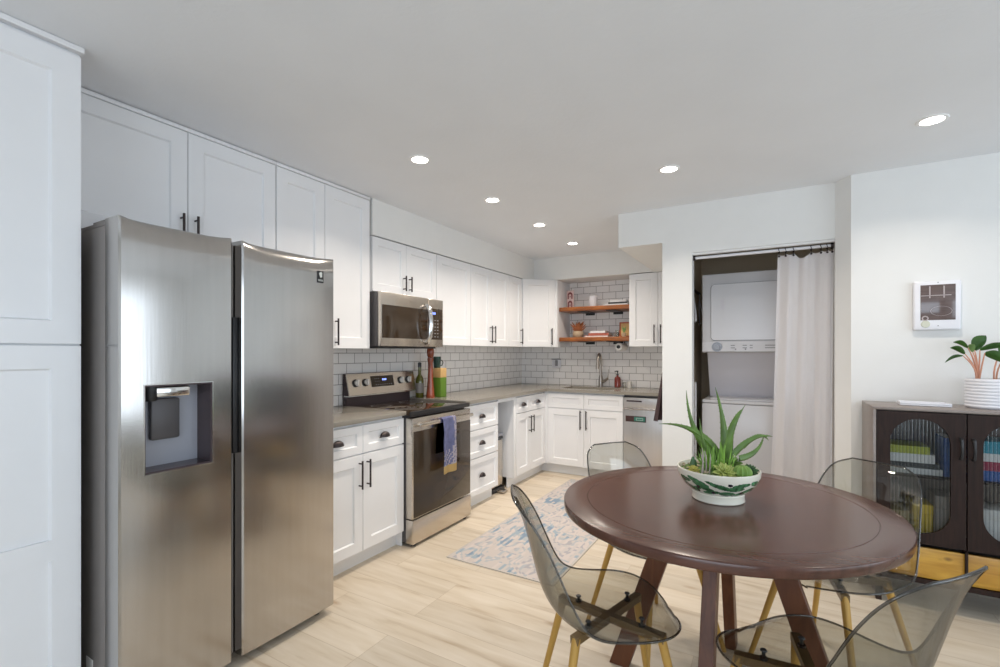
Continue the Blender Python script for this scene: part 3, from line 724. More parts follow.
# ------------------------------------------------------------------ refrigerator (front x=-1.92)
FY0, FY1 = .728, 1.634
t = thing('refrigerator', 'stainless steel side-by-side refrigerator with in-door dispenser', 'refrigerator', (-2.40, (FY0+FY1)/2, 0))
obj('body', box(B(), -2.755, -2.035, FY0+.003, FY1-.003, .05, 1.765, .004), FRSIDE, t, world=True)
b = B(); box(b, -2.755, -2.035, FY0+.003, FY1-.003, 1.765, 1.778)
for y in (FY0+.01, FY1-.09): box(b, -2.16, -2.000, y, y+.06, 1.778, 1.790, .003)
obj('hinge_cover', b, FRSIDE, t, world=True)
b = B(); box(b, -2.70, -2.03, FY0+.02, FY1-.02, .012, .05); obj('base_grille', b, BLACK, t, world=True)
for y in (FY0+.06, FY1-.06):
    obj('foot', cyl(B(), (-2.0, y, 0), (-2.0, y, .03), .022), BLACK, t, world=True)
def fridge_door(y0, y1, hole=None):
    b = B(); XB, XF = -2.030, -1.920; Z0, Z1 = .038, 1.784
    # columns of the front surface; slight bow across the width, scooped top edge
    ys = [y0, y0+.006] + [y0+.006+(y1-y0-.012)*k/12 for k in range(1, 12)] + [y1-.006, y1]
    zs = [Z0, Z0+.006]+[Z0+.006+(1.69-Z0)*k/14 for k in range(1, 14)]+[1.695, 1.705, 1.715, 1.725, 1.735, 1.745, 1.753, 1.760, 1.767, 1.773, 1.778, 1.781, Z1]
    if hole:
        ys = sorted(set([y for y in ys if abs(y-hole[0]) > .012 and abs(y-hole[1]) > .012]+[hole[0], hole[1]]))
        zs = sorted(set([z for z in zs if abs(z-hole[2]) > .03 and abs(z-hole[3]) > .03]+[hole[2], hole[3]]))
    def xf(y, z):
        u = (y-(y0+y1)/2)/((y1-y0)/2)
        x = XF - .004*u*u
        if y in (y0, y1): x -= .007
        if z == Z0: x -= .006
        if z > 1.695:
            q = (z-1.695)/(Z1-1.695); lim = .050*(1-abs(u)**5)
            x -= lim*(1-math.sqrt(max(0, 1-q*q)))*1.0
        return x
    G = {(i, j): b.verts.new((xf(y, z), y, z)) for i, y in enumerate(ys) for j, z in enumerate(zs)}
    for i in range(len(ys)-1):
        for j in range(len(zs)-1):
            if hole and ys[i] >= hole[0]-1e-6 and ys[i+1] <= hole[1]+1e-6 and zs[j] >= hole[2]-1e-6 and zs[j+1] <= hole[3]+1e-6: continue
            b.faces.new((G[i, j], G[i+1, j], G[i+1, j+1], G[i, j+1]))
    Bk = {}
    nI, nJ = len(ys)-1, len(zs)-1
    per = [(i, 0) for i in range(nI+1)] + [(nI, j) for j in range(1, nJ+1)] + [(i, nJ) for i in range(nI-1, -1, -1)] + [(0, j) for j in range(nJ-1, 0, -1)]
    bk = [b.verts.new((XB, ys[i], zs[j])) for i, j in per]
    for k in range(len(per)):
        k2 = (k+1) % len(per); b.faces.new((G[per[k]], G[per[k2]], bk[k2], bk[k]))
    if not hole: b.faces.new(bk)
    return obj('door', b, STEEL, t, world=True)
fridge_door(1.158, FY1)
HY0, HY1, HZ0, HZ1 = .803, 1.034, .880, 1.197
d = fridge_door(FY0, 1.116, (HY0, HY1, HZ0, HZ1))
# dispenser cavity
XD = -2.028
b = B(); xf = -1.9255
box(b, XD, xf, HY0, HY0+.004, HZ0, HZ1); obj('dispenser_side', b, DISPDARK, d, world=True)
b = B(); box(b, XD, xf, HY1-.004, HY1, HZ0, HZ1); obj('dispenser_side', b, DISPDARK, d, world=True)
obj('dispenser_back', box(B(), XD, XD+.004, HY0+.004, HY1-.004, HZ0, HZ1), GREYPLAS, d, world=True)
obj('dispenser_tray', box(B(), XD+.004, xf, HY0+.004, HY1-.004, HZ0, HZ0+.006), DISPDARK, d, world=True)
obj('dispenser_ceiling', box(B(), XD+.004, xf, HY0+.004, HY1-.004, HZ1-.006, HZ1), DISPDARK, d, world=True)
b = B()
for q in ((HY0-.004, HY1+.004, HZ0-.004, HZ0), (HY0-.004, HY1+.004, HZ1, HZ1+.003), (HY0-.003, HY0, HZ0, HZ1), (HY1, HY1+.003, HZ0, HZ1)): box(b, -1.935, -1.9195, *q)
obj('dispenser_trim', b, CHROME, d, world=True)
b = B(); box(b, XD+.02, -1.945, .85, .965, 1.150, 1.188, .006); obj('dispenser_head', b, CHROME, d, world=True)
b = B(); lathe(b, [(0, 1.135), (.020, 1.135), (.026, 1.15), (.026, 1.19), (0, 1.19)], -1.985, .845); obj('ice_chute', b, BLACK, d, world=True)
b = B(); box(b, XD+.006, XD+.030, .855, .955, .985, 1.14, .008); obj('paddle', b, DARKSIDE, d, world=True)
# dark groove handles between the doors
b = B(); box(b, -2.03, -1.985, 1.120, 1.154, .04, 1.770); obj('centre_strip', b, FRSIDE, t, world=True)
b = B(); box(b, -1.985, -1.955, 1.136, 1.1565, .89, 1.462, .003); obj('grip_recess', b, BLACK, t, world=True)
lb = thing('rating_sticker', 'small black square sticker with pale lines at the top right of the refrigerator door', 'sticker', (-1.9205, 1.528, 1.655))
obj('sheet', box(B(), -.0025, .0015, 0, .036, 0, .058), BLACK, lb, smooth=False)
b = B(); prism(b, [(.009, .046), (.020, .054), (.029, .049), (.026, .040), (.028, .030), (.018, .024), (.013, .034)], .0017, .0025, 'x'); box(b, .0017, .0025, .004, .032, .008, .010); box(b, .0017, .0025, .004, .032, .013, .015)
obj('printed_mark', b, MARK, lb, smooth=False)

tag(obj('paper_tag', box(B(), -2.192, -2.136, .7285, .7305, .10, .196, .0008), PAPER), 'small white tag low on the side of the refrigerator at bottom left', 'tag')

# ------------------------------------------------------------------ range
RY0, RY1 = 2.420, 3.120
t = thing('kitchen_range', 'stainless steel electric range with black glass cooktop and oven window', 'range', (-2.40, 2.77, 0))
obj('body', box(B(), -2.755, -2.150, RY0+.003, RY1-.003, .03, .880), DARKSIDE, t, world=True)
for x in (-2.125, -2.70):
    for y in (RY0+.05, RY1-.05): obj('foot', cyl(B(), (x, y, 0), (x, y, .03), .02), BLACK, t, world=True)
b = B(); box(b, -2.718, -2.108, RY0+.001, RY1-.001, .885, .912, .005)
ck = obj('cooktop', b, BLKGLASS, t, world=True)
b = B(); box(b, -2.115, -2.098, RY0-.0, RY1+.0, .880, .914, .004); obj('cooktop_trim', b, BLACK, ck, world=True)
b = B()
for x, y, r in ((-2.28, 2.60, .095), (-2.28, 2.94, .075), (-2.55, 2.60, .075), (-2.55, 2.94, .095)):
    n = 48
    for k in range(n):
        a0, a1 = 2*PI*k/n, 2*PI*(k+1)/n
        f = b.faces.new([b.verts.new((x+q*math.cos(a), y+q*math.sin(a), .9126)) for q, a in ((r, a0), (r, a1), (r-.003, a1), (r-.003, a0))])
obj('burner_ring', b, PRINTG, ck, world=True, smooth=False)
b = B(); box(b, -2.150, -2.092, RY0+.002, RY1-.002, .190, .868, .004); od = obj('oven_door', b, STEEL2, t, world=True)
b = B(); box(b, -2.094, -2.0885, RY0+.016, RY1-.006, .196, .778, .002); obj('window', b, BLKGLASS, od, world=True)
b = B(); box(b, -2.058, -2.040, RY0+.035, RY1-.03, .812, .838, .007)
for y in (RY0+.06, RY1-.075): box(b, -2.092, -2.050, y, y+.022, .816, .834, .003)
obj('handle', b, STEEL2, od, world=True)
b = B(); box(b, -2.150, -2.086, RY0+.002, RY1-.002, .022, .183, .004); obj('storage_drawer', b, STEEL2, t, world=True)
# back guard
b = B(); prism(b, [(-2.760, .90), (-2.720, .90), (-2.720, .995), (-2.684, .995), (-2.716, 1.150), (-2.760, 1.152)], RY0+.002, RY1-.002, 'y')
bg_ = obj('back_guard', b, DISPDARK, t, world=True, smooth=False)
pn = B(); ang = math.atan2(.035, .152)
prism(pn, [(-2.684, .992), (-2.674, .994), (-2.709, 1.152), (-2.718, 1.152)], RY0-.010, RY1+.026, 'y')
cp = obj('control_panel', pn, STEEL2, t, world=True, smooth=False)
def onp(z, off): # point on slanted panel
    f = (z-.994)/.158; return -2.674-.035*f+off
def knob(y, z):
    b = B(); n = Vector((.975, 0, .22)); c = Vector((onp(z, 0), y, z))
    cyl(b, c, c+n*.008, .029, .029, 24); o1 = obj('knob_base', b, BLACK, cp, world=True)
    b = B(); cyl(b, c+n*.008, c+n*.018, .020, .019, 24); box(b, c.x+.010, c.x+.034, y-.009, y+.009, z-.020, z+.028, .003)
    obj('knob', b, KNOBM, cp, world=True)
for y in (2.485, 2.582): knob(y, 1.083)
for y in (2.970, 3.062): knob(y, 1.083)
b = B(); prism(b, [(onp(1.045, -.001), 1.045), (onp(1.045, .0015), 1.045), (onp(1.128, .0015), 1.128), (onp(1.128, -.001), 1.128)], 2.640, 2.888, 'y'); dp = obj('display', b, BLKGLASS, cp, world=True, smooth=False)
b = B()
for y in (2.762, 2.778, 2.794): box(b, onp(1.098, .0018), onp(1.098, .003), y, y+.010, 1.088, 1.105)
obj('clock_digits', b, LED, dp, world=True, smooth=False)
b = B()
for k in range(8): box(b, onp(1.062, .0018), onp(1.062, .0026), 2.685+.024*k, 2.693+.024*k, 1.058, 1.063)
for k in range(3):
    for q in range(2): box(b, onp(1.09+.02*q, .0018), onp(1.09+.02*q, .0026), 2.680+.02*k, 2.688+.02*k, 1.085+.02*q, 1.088+.02*q)
obj('key_print', b, PRINTG, dp, world=True, smooth=False)
b = B(); box(b, -2.735, -2.662, RY0-.012, RY1+.026, .984, .9925, .003); obj('vent_lip', b, CHROME, t, world=True)
# dish towel over the oven handle
t = thing('dish_towel', 'blue and lavender dish towel with yellow hem hanging on the oven handle', 'towel', (-2.049, 2.80, .84))
def towel_cols(v, u, back):
    if v > .90: return 2
    if back: return 1
    if u > .62 and (v > .55 or u > .8) and math.sin(u*40+v*23)*math.sin(v*60) > -.2: return 1
    if v > .62: return 0 if (int(u*12)+int(v*30)) % 3 else 1
    return 0
b = B(); nu, nv = 14, 60; Y0, Y1 = 2.675, 2.832; front, back = .385, .24; L = front+back+.04
rows = []
for j in range(nv+1):
    s = -back-.02+L*j/nv
    row = []
    for i in range(nu+1):
        u = i/nu; y = Y0+(Y1-Y0)*u
        if s < -.018: x, z = -2.0695, .836+(s+.018); fr = 0
        elif s > .018: x, z = -2.0275, .836-(s-.018); fr = 1
        else:
            a = PI*(s+.018)/.036; x, z = -2.0485-.021*math.cos(a), .841+.008*math.sin(a); fr = .0
        dn = max(0, abs(s)-.02)
        w = min(1, dn/.1)
        if fr: x += .007*w*(1+math.sin(u*9+1)) ; y += dn*.03*(u-.3) + .003*math.sin(dn*30)
        else: y -= dn*.06 + .012*w; x -= .001
        row.append(b.verts.new((x, y, z)))
    rows.append(row)
for j in range(nv):
    s = -back-.02+L*(j+.5)/nv
    for i in range(nu):
        f = b.faces.new((rows[j][i], rows[j][i+1], rows[j+1][i+1], rows[j+1][i]))
        f.material_index = towel_cols(abs(s)/front, (i+.5)/nu, s < 0)
bmesh.ops.solidify(b, geom=b.faces[:], thickness=.0025)
obj('cloth', b, [TOWELB, TOWELW, TOWELY], t, world=True)

# ------------------------------------------------------------------ microwave
MY0, MY1, MZ0, MZ1 = 2.388, 3.095, 1.352, 1.738
t = thing('microwave', 'stainless steel over-the-range microwave with curved handle', 'microwave', (-2.55, 2.73, MZ0))
obj('body', box(B(), -2.76, -2.375, MY0, MY1, MZ0+.004, MZ1, .003), DARKSIDE, t, world=True)
b = B(); box(b, -2.375, -2.345, MY0, 2.905, MZ0+.006, MZ1-.001, .004); md = obj('door', b, STEEL2, t, world=True)
b = B(); box(b, -2.347, -2.3435, MY0+.012, 2.895, 1.415, 1.648, .001); obj('window', b, BLKGLASS, md, world=True)
b = B(); pts = [(-2.345, 2.865, 1.385), (-2.325, 2.870, 1.388), (-2.302, 2.872, 1.44), (-2.293, 2.872, 1.53), (-2.302, 2.872, 1.63), (-2.325, 2.870, 1.675), (-2.345, 2.865, 1.680)]
tube(b, pts, [.010, .012, .013, .014, .013, .012, .010], 12, flat=1.5); obj('handle', b, CHROME, md, world=True)
b = B(); box(b, -2.375, -2.345, 2.907, MY1, MZ0+.006, MZ1-.001, .004); mc = obj('control_panel', b, STEEL2, t, world=True)
b = B(); box(b, -2.347, -2.3435, 2.915, MY1-.012, 1.415, 1.662, .001); mk = obj('keypad', b, BLKGLASS, mc, world=True)
b = B()
for y in (2.955, 2.969, 2.983): box(b, -2.3434, -2.3425, y, y+.009, 1.615, 1.632)
obj('clock_digits', b, LED, mk, world=True, smooth=False)
b = B()
for r in range(6):
    for c in range(3): box(b, -2.3434, -2.3428, 2.945+.035*c, 2.960+.035*c, 1.435+.026*r, 1.440+.026*r)
obj('key_print', b, PRINTG, mk, world=True, smooth=False)
b = B(); box(b, -2.72, -2.40, MY0+.03, MY1-.03, MZ0-.008, MZ0+.004); obj('underside_vent', b, BLACK, t, world=True)

# ------------------------------------------------------------------ things right of the range
CT = .9205
t = thing('oil_bottle', 'green glass oil bottle between the range and the pepper mill', 'bottle', (-2.680, 3.200, CT))
obj('body', lathe(B(), [(0, 0), (.034, 0), (.037, .006), (.037, .140), (.030, .172), (.014, .200), (.0135, .262), (0, .262)], seg=28), OLIVE, t)
obj('cap', lathe(B(), [(0, .262), (.0150, .262), (.0155, .300), (.006, .306), (0, .306)], seg=20), BLACK, t)
obj('paper_label', lathe(B(), [(.0374, .04), (.0376, .04), (.0376, .125), (.0374, .125)], seg=28), BOOKG, t)
t = thing('pepper_mill', 'very tall red wood pepper mill reaching up toward the microwave', 'pepper mill', (-2.570, 3.212, CT))
obj('body', lathe(B(), [(0, 0), (.036, 0), (.038, .01), (.034, .05), (.026, .14), (.022, .23), (.022, .30), (.027, .33), (.026, .345), (.020, .350), (0, .350)], seg=32), MILL, t)
obj('head', lathe(B(), [(0, .3505), (.022, .3505), (.029, .365), (.032, .395), (.030, .42), (.018, .436), (0, .438)], seg=32), MILL, t)
t = thing('knife_block', 'green and pale wood block standing right of the pepper mill', 'knife block', (-2.545, 3.312, CT))
obj('green_base', box(B(), -.042, .042, -.043, .043, 0, .172, .003), KGREEN, t)
obj('wooden_top', box(B(), -.042, .042, -.043, .043, .1725, .255, .003), KWOOD, t)
t = thing('coffee_mug', 'dark green mug with handle standing on the green block', 'mug', (-2.565, 3.298, CT+.2555))
obj('cup', lathe(B(), [(0, 0), (.028, 0), (.031, .006), (.036, .100), (.033, .100), (.028, .01), (0, .008)], seg=28), MUG, t)
obj('handle', tube(B(), [(.012, .030, .068), (.018, .050, .066), (.020, .060, .045), (.018, .048, .022), (.012, .029, .018)], .0045, 8), MUG, t)

# ------------------------------------------------------------------ trash bin in the open bay
t = thing('trash_bin', 'slim stainless pedal bin in the open bay beside the drawers', 'trash bin', (-2.42, 3.80, 0))
obj('base', box(B(), -2.60, -2.235, 3.690, 3.925, .003, .035, .008), BLACK, t, world=True)
obj('can', box(B(), -2.595, -2.245, 3.695, 3.920, .036, .490, .03, 4), STEEL2, t, world=True)
obj('lid', box(B(), -2.597, -2.243, 3.693, 3.922, .512, .545, .014, 3), GREYPLAS, t, world=True)
obj('lid_band', box(B(), -2.592, -2.248, 3.698, 3.917, .488, .513, .006, 2), BLACK, t, world=True)
obj('pedal', box(B(), -2.236, -2.160, 3.765, 3.86, .010, .022, .004), STEEL2, t, world=True)
b = B()

# dark towel hanging on the partition side wall
t = thing('hanging_towel', 'dark brown towel hanging at the partition edge above the dishwasher', 'towel', (-.76, 3.90, .79))
b = B(); nu, nv = 16, 20; rows = []
for j in range(nv+1):
    v = j/nv; row = []
    for i in range(nu+1):
        u = i/nu; w = .03+.16*v
        x = -.7235-.004-(.044+.010*v)*abs(math.sin(u*PI*2.5))*(.25+.75*v) - .052*v*(1-u)*.6
        row.append(b.verts.new((x, 3.86+(u-.5)*w*2, 1.30-.51*v-.02*u*v)))
    rows.append(row)
for j in range(nv):
    for i in range(nu): b.faces.new((rows[j][i], rows[j][i+1], rows[j+1][i+1], rows[j+1][i]))
bmesh.ops.solidify(b, geom=b.faces[:], thickness=.003)
obj('cloth', b, DKTOWEL, t, world=True)
b = B(); cyl(b, (-.7205, 3.86, 1.305), (-.745, 3.86, 1.31), .006); cyl(b, (-.7205, 3.86, 1.305), (-.7235, 3.86, 1.305), .018); tag(obj('towel_hook', b, BRONZE), 'small dark hook holding the brown towel on the partition', 'hook')

# ------------------------------------------------------------------ laundry closet
WX0, WX1, WY = -.514, .174, 4.20
t = thing('stacked_washer_dryer', 'white stacked washer and dryer unit in the curtained closet', 'washer dryer', (-.17, 4.5, 0))
b = B(); box(b, WX0, WX1, WY, 4.90, .02, .895, .006); obj('washer_body', b, APPL, t, world=True)
b = B(); box(b, WX0+.001, WX1-.001, WY-.004, 4.90, .899, .925, .008); obj('washer_top', b, APPL, t, world=True)
b = B(); box(b, WX0+.06, WX1-.06, WY+.03, 4.48, .9255, .936, .004); obj('washer_lid', b, APPL, t, world=True)
b = B(); prism(b, [(4.50, .93), (4.90, .93), (4.90, 1.31), (4.30, 1.31)], WX0+.03, WX1-.03, 'x'); obj('recess_panel', b, APPL2, t, world=True, smooth=False)
b = B(); box(b, WX0, WX1, WY, 4.90, 1.312, 1.953, .010, 3); dr = obj('dryer_body', b, APPL, t, world=True)
def rrect(x0, x1, z0, z1, r, n=5):
    pts = []
    for cx, cz, a0 in ((x1-r, z1-r, 0), (x0+r, z1-r, 90), (x0+r, z0+r, 180), (x1-r, z0+r, 270)):
        for k in range(n+1):
            a = R(a0+90*k/n); pts.append((cx+r*math.cos(a), cz+r*math.sin(a)))
    return pts
b = B(); prism(b, rrect(-.448, .108, 1.408, 1.868, .03), WY-.0035, WY+.001, 'y'); obj('door_gasket', b, LINE, dr, world=True)
b = B(); prism(b, rrect(-.444, .104, 1.412, 1.864, .028), WY-.014, WY-.003, 'y')
dd = obj('dryer_door', b, APPL, t, world=True)
b = B(); prism(b, rrect(-.375, -.345, 1.66, 1.735, .004), WY-.0160, WY-.0135, 'y'); obj('door_pull', b, APPL2, dd, world=True)
b = B(); prism(b, [(WY-.012, 1.322), (WY+.003, 1.312), (WY+.003, 1.398), (WY-.004, 1.398)], WX0+.004, WX1-.004, 'x'); cp = obj('control_panel', b, APPL, t, world=True, smooth=False)
b = B(); cyl(b, (-.401, WY-.008, 1.357), (-.401, WY-.014, 1.357), .040, .038, 32); cyl(b, (-.401, WY-.014, 1.357), (-.401, WY-.032, 1.357), .026, .022, 32)
obj('dial', b, simple('dial_grey', (.42, .45, .52), .3), cp, world=True)
b = B()
for x, w in ((-.30, .03), (-.215, .03), (-.165, .02), (-.06, .07), (.055, .02), (.10, .03)):
    for zz in (1.346, 1.366): box(b, x, x+w, WY-.0112, WY-.006, zz, zz+.006)
for x in (-.265, -.195, .062, .108): cyl(b, (x, WY-.008, 1.338), (x, WY-.013, 1.338), .006, seg=12)
obj('printed_marks', b, PRINTG, cp, world=True, smooth=False)
# curtain rod, rings, curtain
t = thing('curtain_rod', 'pale metal curtain rod across the laundry opening', 'curtain rod', (-.09, 3.70, 2.004))
b = B(); cyl(b, (-.422, 0, 0), (.424, 0, 0), .0105, seg=16); obj('rod', b, APPL, t)
for x in (-.4225, .4245-.018): obj('end_cap', cyl(B(), (x, 0, 0), (x+.016, 0, 0), .018, seg=20), BRONZE, t)
cur = thing('laundry_curtain', 'white cloth curtain drawn to the right side of the laundry opening', 'curtain', (.17, 3.70, 0))
b = B(); nu, nv = 120, 40; CX0, CX1 = .022, .330; rows = []
rings_u = [.03, .155, .30, .62, .79, .90, .985]
def topz(u):
    z = 1.972
    for a, c in zip(rings_u[:-1], rings_u[1:]):
        if a <= u <= c: z -= .11*(c-a)*math.sin(PI*(u-a)/(c-a))*(1 if c-a > .2 else .5)
    return z
for j in range(nv+1):
    v = j/nv; row = []
    for i in range(nu+1):
        u = i/nu
        x0 = CX0-.055*v; x = x0+(CX1-x0)*u
        f = .013*math.sin(u*2*PI*3.2+.6)+.006*math.sin(u*2*PI*7.3+1.3+v*.6)*(1 if u > .55 else .5)+.012*math.exp(-((u-.06)/.05)**2)
        row.append(b.verts.new((x+.004*math.sin(v*3+u*9), 3.70-.008+f*(.55+.45*v), topz(u)*(1-v)+.03*v)))
    rows.append(row)
for j in range(nv):
    for i in range(nu): b.faces.new((rows[j][i], rows[j][i+1], rows[j+1][i+1], rows[j+1][i]))
bmesh.ops.solidify(b, geom=b.faces[:], thickness=.0018)
obj('cloth', b, CLOTH, cur, world=True)
first = None
names = ['leftmost dark curtain ring on the rod', 'second dark curtain ring from the left', 'third dark curtain ring from the left, left of the sagging cloth', 'dark curtain ring right of the sagging cloth', 'dark curtain ring third from the right end of the rod', 'dark curtain ring second from the right end of the rod', 'dark curtain ring nearest the right wall']
for k, u in enumerate(rings_u):
    x = CX0+(CX1-CX0)*u-.002
    if first is None:
        first = thing('curtain_ring', names[0], 'curtain ring', (x, 3.70, 2.004), 0, 'curtain rings')
        b = B(); tube(b, [(.003*math.sin(a*2), .0165*math.cos(a), .0165*math.sin(a)-.004) for a in [2*PI*q/20 for q in range(21)]], .0022, 6)
        tube(b, [(0, -.012, -.016), (0, -.016, -.032), (0, -.022, -.042)], .002, 6); obj('hook_ring', b, BRONZE, first)
        b = B(); lathe(b, [(0, -.052), (.005, -.050), (.007, -.045), (.005, -.040), (0, -.038)], 0, -.022, 10); obj('bead', b, BRONZE, first)
    else: dup(first, (x, 3.70, 2.004), 0, names[k])
# drying rack + hangers at the closet's left wall
t = thing('drying_rack', 'white folded clothes rack leaning in the gap left of the washer', 'rack', (-.565, 3.95, 0))
b = B()
for (ya, yb) in ((3.80, 3.86), (4.10, 4.14)):
    box(b, -.560, -.545, ya, ya+.022, .002, 1.07, .003); 
obj('post', b, APPL, t, world=True)
b = B()
for k in range(7): tube(b, bez((-.553, 3.82, .35+.1*k), (-.553, 3.97, .31+.1*k), (-.553, 4.11, .38+.1*k), 8), .004, 6)
obj('rung', b, APPL, t, world=True)
first = None
for k, s in enumerate(('pale clothes hanger on the closet side wall, frontmost', 'pale clothes hanger on the closet side wall, in the middle', 'pale clothes hanger on the closet side wall, rearmost')):
    if first is None:
        first = thing('clothes_hanger', s, 'hanger', (-.590, 3.90, 1.78), 0, 'hangers in the closet')
        b = B(); tube(b, [(0, .02, .05), (0, .0, .065), (0, -.02, .05), (0, -.005, .03), (0, 0, 0)], .003, 6)
        tube(b, [(0, 0, 0), (.02, -.09, -.10), (.03, -.17, -.19), (.03, -.16, -.21), (0, .0, -.20), (-.0, .14, -.21), (0, .16, -.19), (0, .08, -.09), (0, 0, 0)], .008, 6, flat=.6)
        obj('hanger_frame', b, APPL, first)
    else: dup(first, (-.590, 3.90+.37*k, 1.78), R(4*k), s)
b = B(); box(b, -.6195, -.585, 3.86, 4.70, 1.846, 1.856); tag(obj('hanging_rail', b, BRONZE), 'dark rail on the closet side wall that carries the hangers', 'rail')

# ------------------------------------------------------------------ intercom panel
t = thing('intercom_panel', 'white wall intercom with a brown screen above the console', 'intercom', (.787, 3.534, 1.585))
b = B(); box(b, -.100, .103, -.032, -.0005, -.146, .132, .010, 3); obj('housing', b, PLASTW, t)
b = B(); box(b, -.070, .078, -.0335, -.031, -.090, .108, .001); s_ = obj('screen', b, SCREEN, t)
b = B(); box(b, -.068, .060, -.0345, -.0335, .046, .050)
for x in (-.030, .030): box(b, x-.003, x+.003, -.0345, -.0335, .034, .100)
n = 40
for k in range(n):
    a0, a1 = 2*PI*k/n, 2*PI*(k+1)/n
    b.faces.new([b.verts.new((.018+q*1.35*math.cos(a), -.0343, -.040+q*.8*math.sin(a))) for q, a in ((.034, a0), (.034, a1), (.0325, a1), (.0325, a0))])
    b.faces.new([b.verts.new((-.050+q*math.cos(a), -.0343, -.080+q*math.sin(a))) for q, a in ((.015, a0), (.015, a1), (.009, a1), (.009, a0))])
obj('screen_picture', b, SCRLINE, s_, smooth=False)
b = B(); lathe(b, [(0, -.006), (.018, -.005), (.020, 0), (0, 0)], seg=24); bmesh.ops.rotate(b, verts=b.verts[:], matrix=Matrix.Rotation(R(90), 3, 'X')); 
for v in b.verts: v.co = Vector((v.co.x-.048, -.032-abs(v.co.y), v.co.z-.112))
obj('button', b, BUTTON, t)
b = B(); cyl(b, (.005, -.032, -.122), (.005, -.0335, -.122), .003); cyl(b, (.005, -.032, .120), (.005, -.0335, .120), .003); obj('indicator', b, PRINTG, t)

# ------------------------------------------------------------------ console cabinet
CX, CY0, CY1, CZ = .455, 3.165, 3.520, 1.026
t = thing('console_cabinet', 'dark wood console with fluted glass arched doors, right edge of view', 'console', (.455+.37, 3.34, 0))
W = 1.50
b = B()
box(b, CX, CX+.014, CY0, CY1, .05, CZ-.014, .001); box(b, CX+W-.014, CX+W, CY0, CY1, .05, CZ-.014, .001)
box(b, CX, CX+W, CY0, CY1, CZ-.014, CZ, .001)
box(b, CX+.014, CX+W-.014, CY1-.008, CY1, .15, CZ-.014)
obj('frame', b, CONSF_SHEEN, t, world=True)
b = B(); box(b, CX+.014, CX+W-.014, CY0+.03, CY1-.008, .325, .340); box(b, CX+.014, CX+W-.014, CY0+.03, CY1-.008, .665, .675); box(b, CX+.014, CX+W-.014, CY0, CY1-.008, .130, .155)
for x in (.8185, 1.1725, 1.5725): box(b, x, x+.010, CY0+.002, CY0+.06, .155, .325)
for x in (CX+.014, CX+W-.040): box(b, x, x+.025, CY0+.01, CY0+.035, 0, .13); box(b, x, x+.025, CY1-.04, CY1-.015, 0, .13)
obj('shelf_board', b, CONSW, t, world=True)
for x0, x1 in ((.475, .818), (.829, 1.172), (1.183, 1.572), (1.583, 1.936)):
    obj('drawer_front', box(B(), x0, x1, CY0+.012, CY0+.030, .158, .312, .002), KNOTTY, t, world=True)
def arch_door(x0, x1, hinge, hx):
    z0, z1 = .335, CZ-.020; cx = (x0+x1)/2; rr = .118; az0, az1 = .385+rr, .972-rr
    b = B(); yF, yB = CY0+.000, CY0+.018
    n = 16
    pill = [(cx+rr*math.cos(PI*k/n), az1+rr*math.sin(PI*k/n)) for k in range(n+1)] + [(cx-rr*math.cos(PI*k/n), az0-rr*math.sin(PI*k/n)) for k in range(n+1)]
    def outp(p):
        dx, dz = p[0]-cx, p[1]-(az0+az1)/2
        hw, hh = (x1-x0)/2, (z1-z0)/2; mz = (z0+z1)/2
        s = min(hw/abs(dx) if abs(dx) > 1e-6 else 1e9, ((z1-(az0+az1)/2) if dz > 0 else ((az0+az1)/2-z0))/abs(dz) if abs(dz) > 1e-6 else 1e9)
        return (cx+dx*s, (az0+az1)/2+dz*s)
    outer = [outp(p) for p in pill]; N = len(pill)
    # insert corners by snapping the nearest outer points
    for cxn, czn in ((x0, z0), (x1, z0), (x1, z1), (x0, z1)):
        k = min(range(N), key=lambda q: (outer[q][0]-cxn)**2+(outer[q][1]-czn)**2); outer[k] = (cxn, czn)
    vf = [b.verts.new((x, yF, z)) for x, z in pill]; of = [b.verts.new((x, yF, z)) for x, z in outer]
    vb = [b.verts.new((x, yB, z)) for x, z in pill]; ob = [b.verts.new((x, yB, z)) for x, z in outer]
    for k in range(N):
        m = (k+1) % N
        b.faces.new((vf[k], vf[m], of[m], of[k])); b.faces.new((vb[m], vb[k], ob[k], ob[m]))
        b.faces.new((vf[m], vf[k], vb[k], vb[m])); b.faces.new((of[k], of[m], ob[m], ob[k]))
    o = obj('door', b, CONSW, t, world=True, smooth=False)
    # fluted glass pane following the pill outline
    b = B(); nf = 17; per = 8; cols = []
    for i in range(nf*per+1):
        x = cx-rr-.004+(2*rr+.008)*i/(nf*per); d = min(.999, abs(x-cx)/(rr+.0045)); hz = (rr+.0045)*math.sqrt(1-d*d)
        y = CY0+.0125-.0085*abs(math.sin(PI*i/per))
        cols.append((b.verts.new((x, y, az0-hz)), b.verts.new((x, y, az1+hz))))
    for i in range(nf*per): b.faces.new((cols[i][0], cols[i+1][0], cols[i+1][1], cols[i][1]))
    bmesh.ops.solidify(b, geom=b.faces[:], thickness=.0015)
    obj('fluted_pane', b, FLUTED, o, world=True, angle=20)
    b = B(); pts = [(hx, yF, .885), (hx, yF-.016, .880), (hx, yF-.024, .855), (hx, yF-.026, .835), (hx, yF-.024, .815), (hx, yF-.016, .790), (hx, yF, .785)]
    tube(b, pts, [.008, .007, .006, .006, .006, .007, .008], 10); obj('handle', b, BLACK, o, world=True)
arch_door(.472, .820, 'l', .800); arch_door(.826, 1.174, 'r', .846); arch_door(1.580, 1.938, 'l', 1.60)
arch_door(1.18, 1.574, 'l', 1.20)
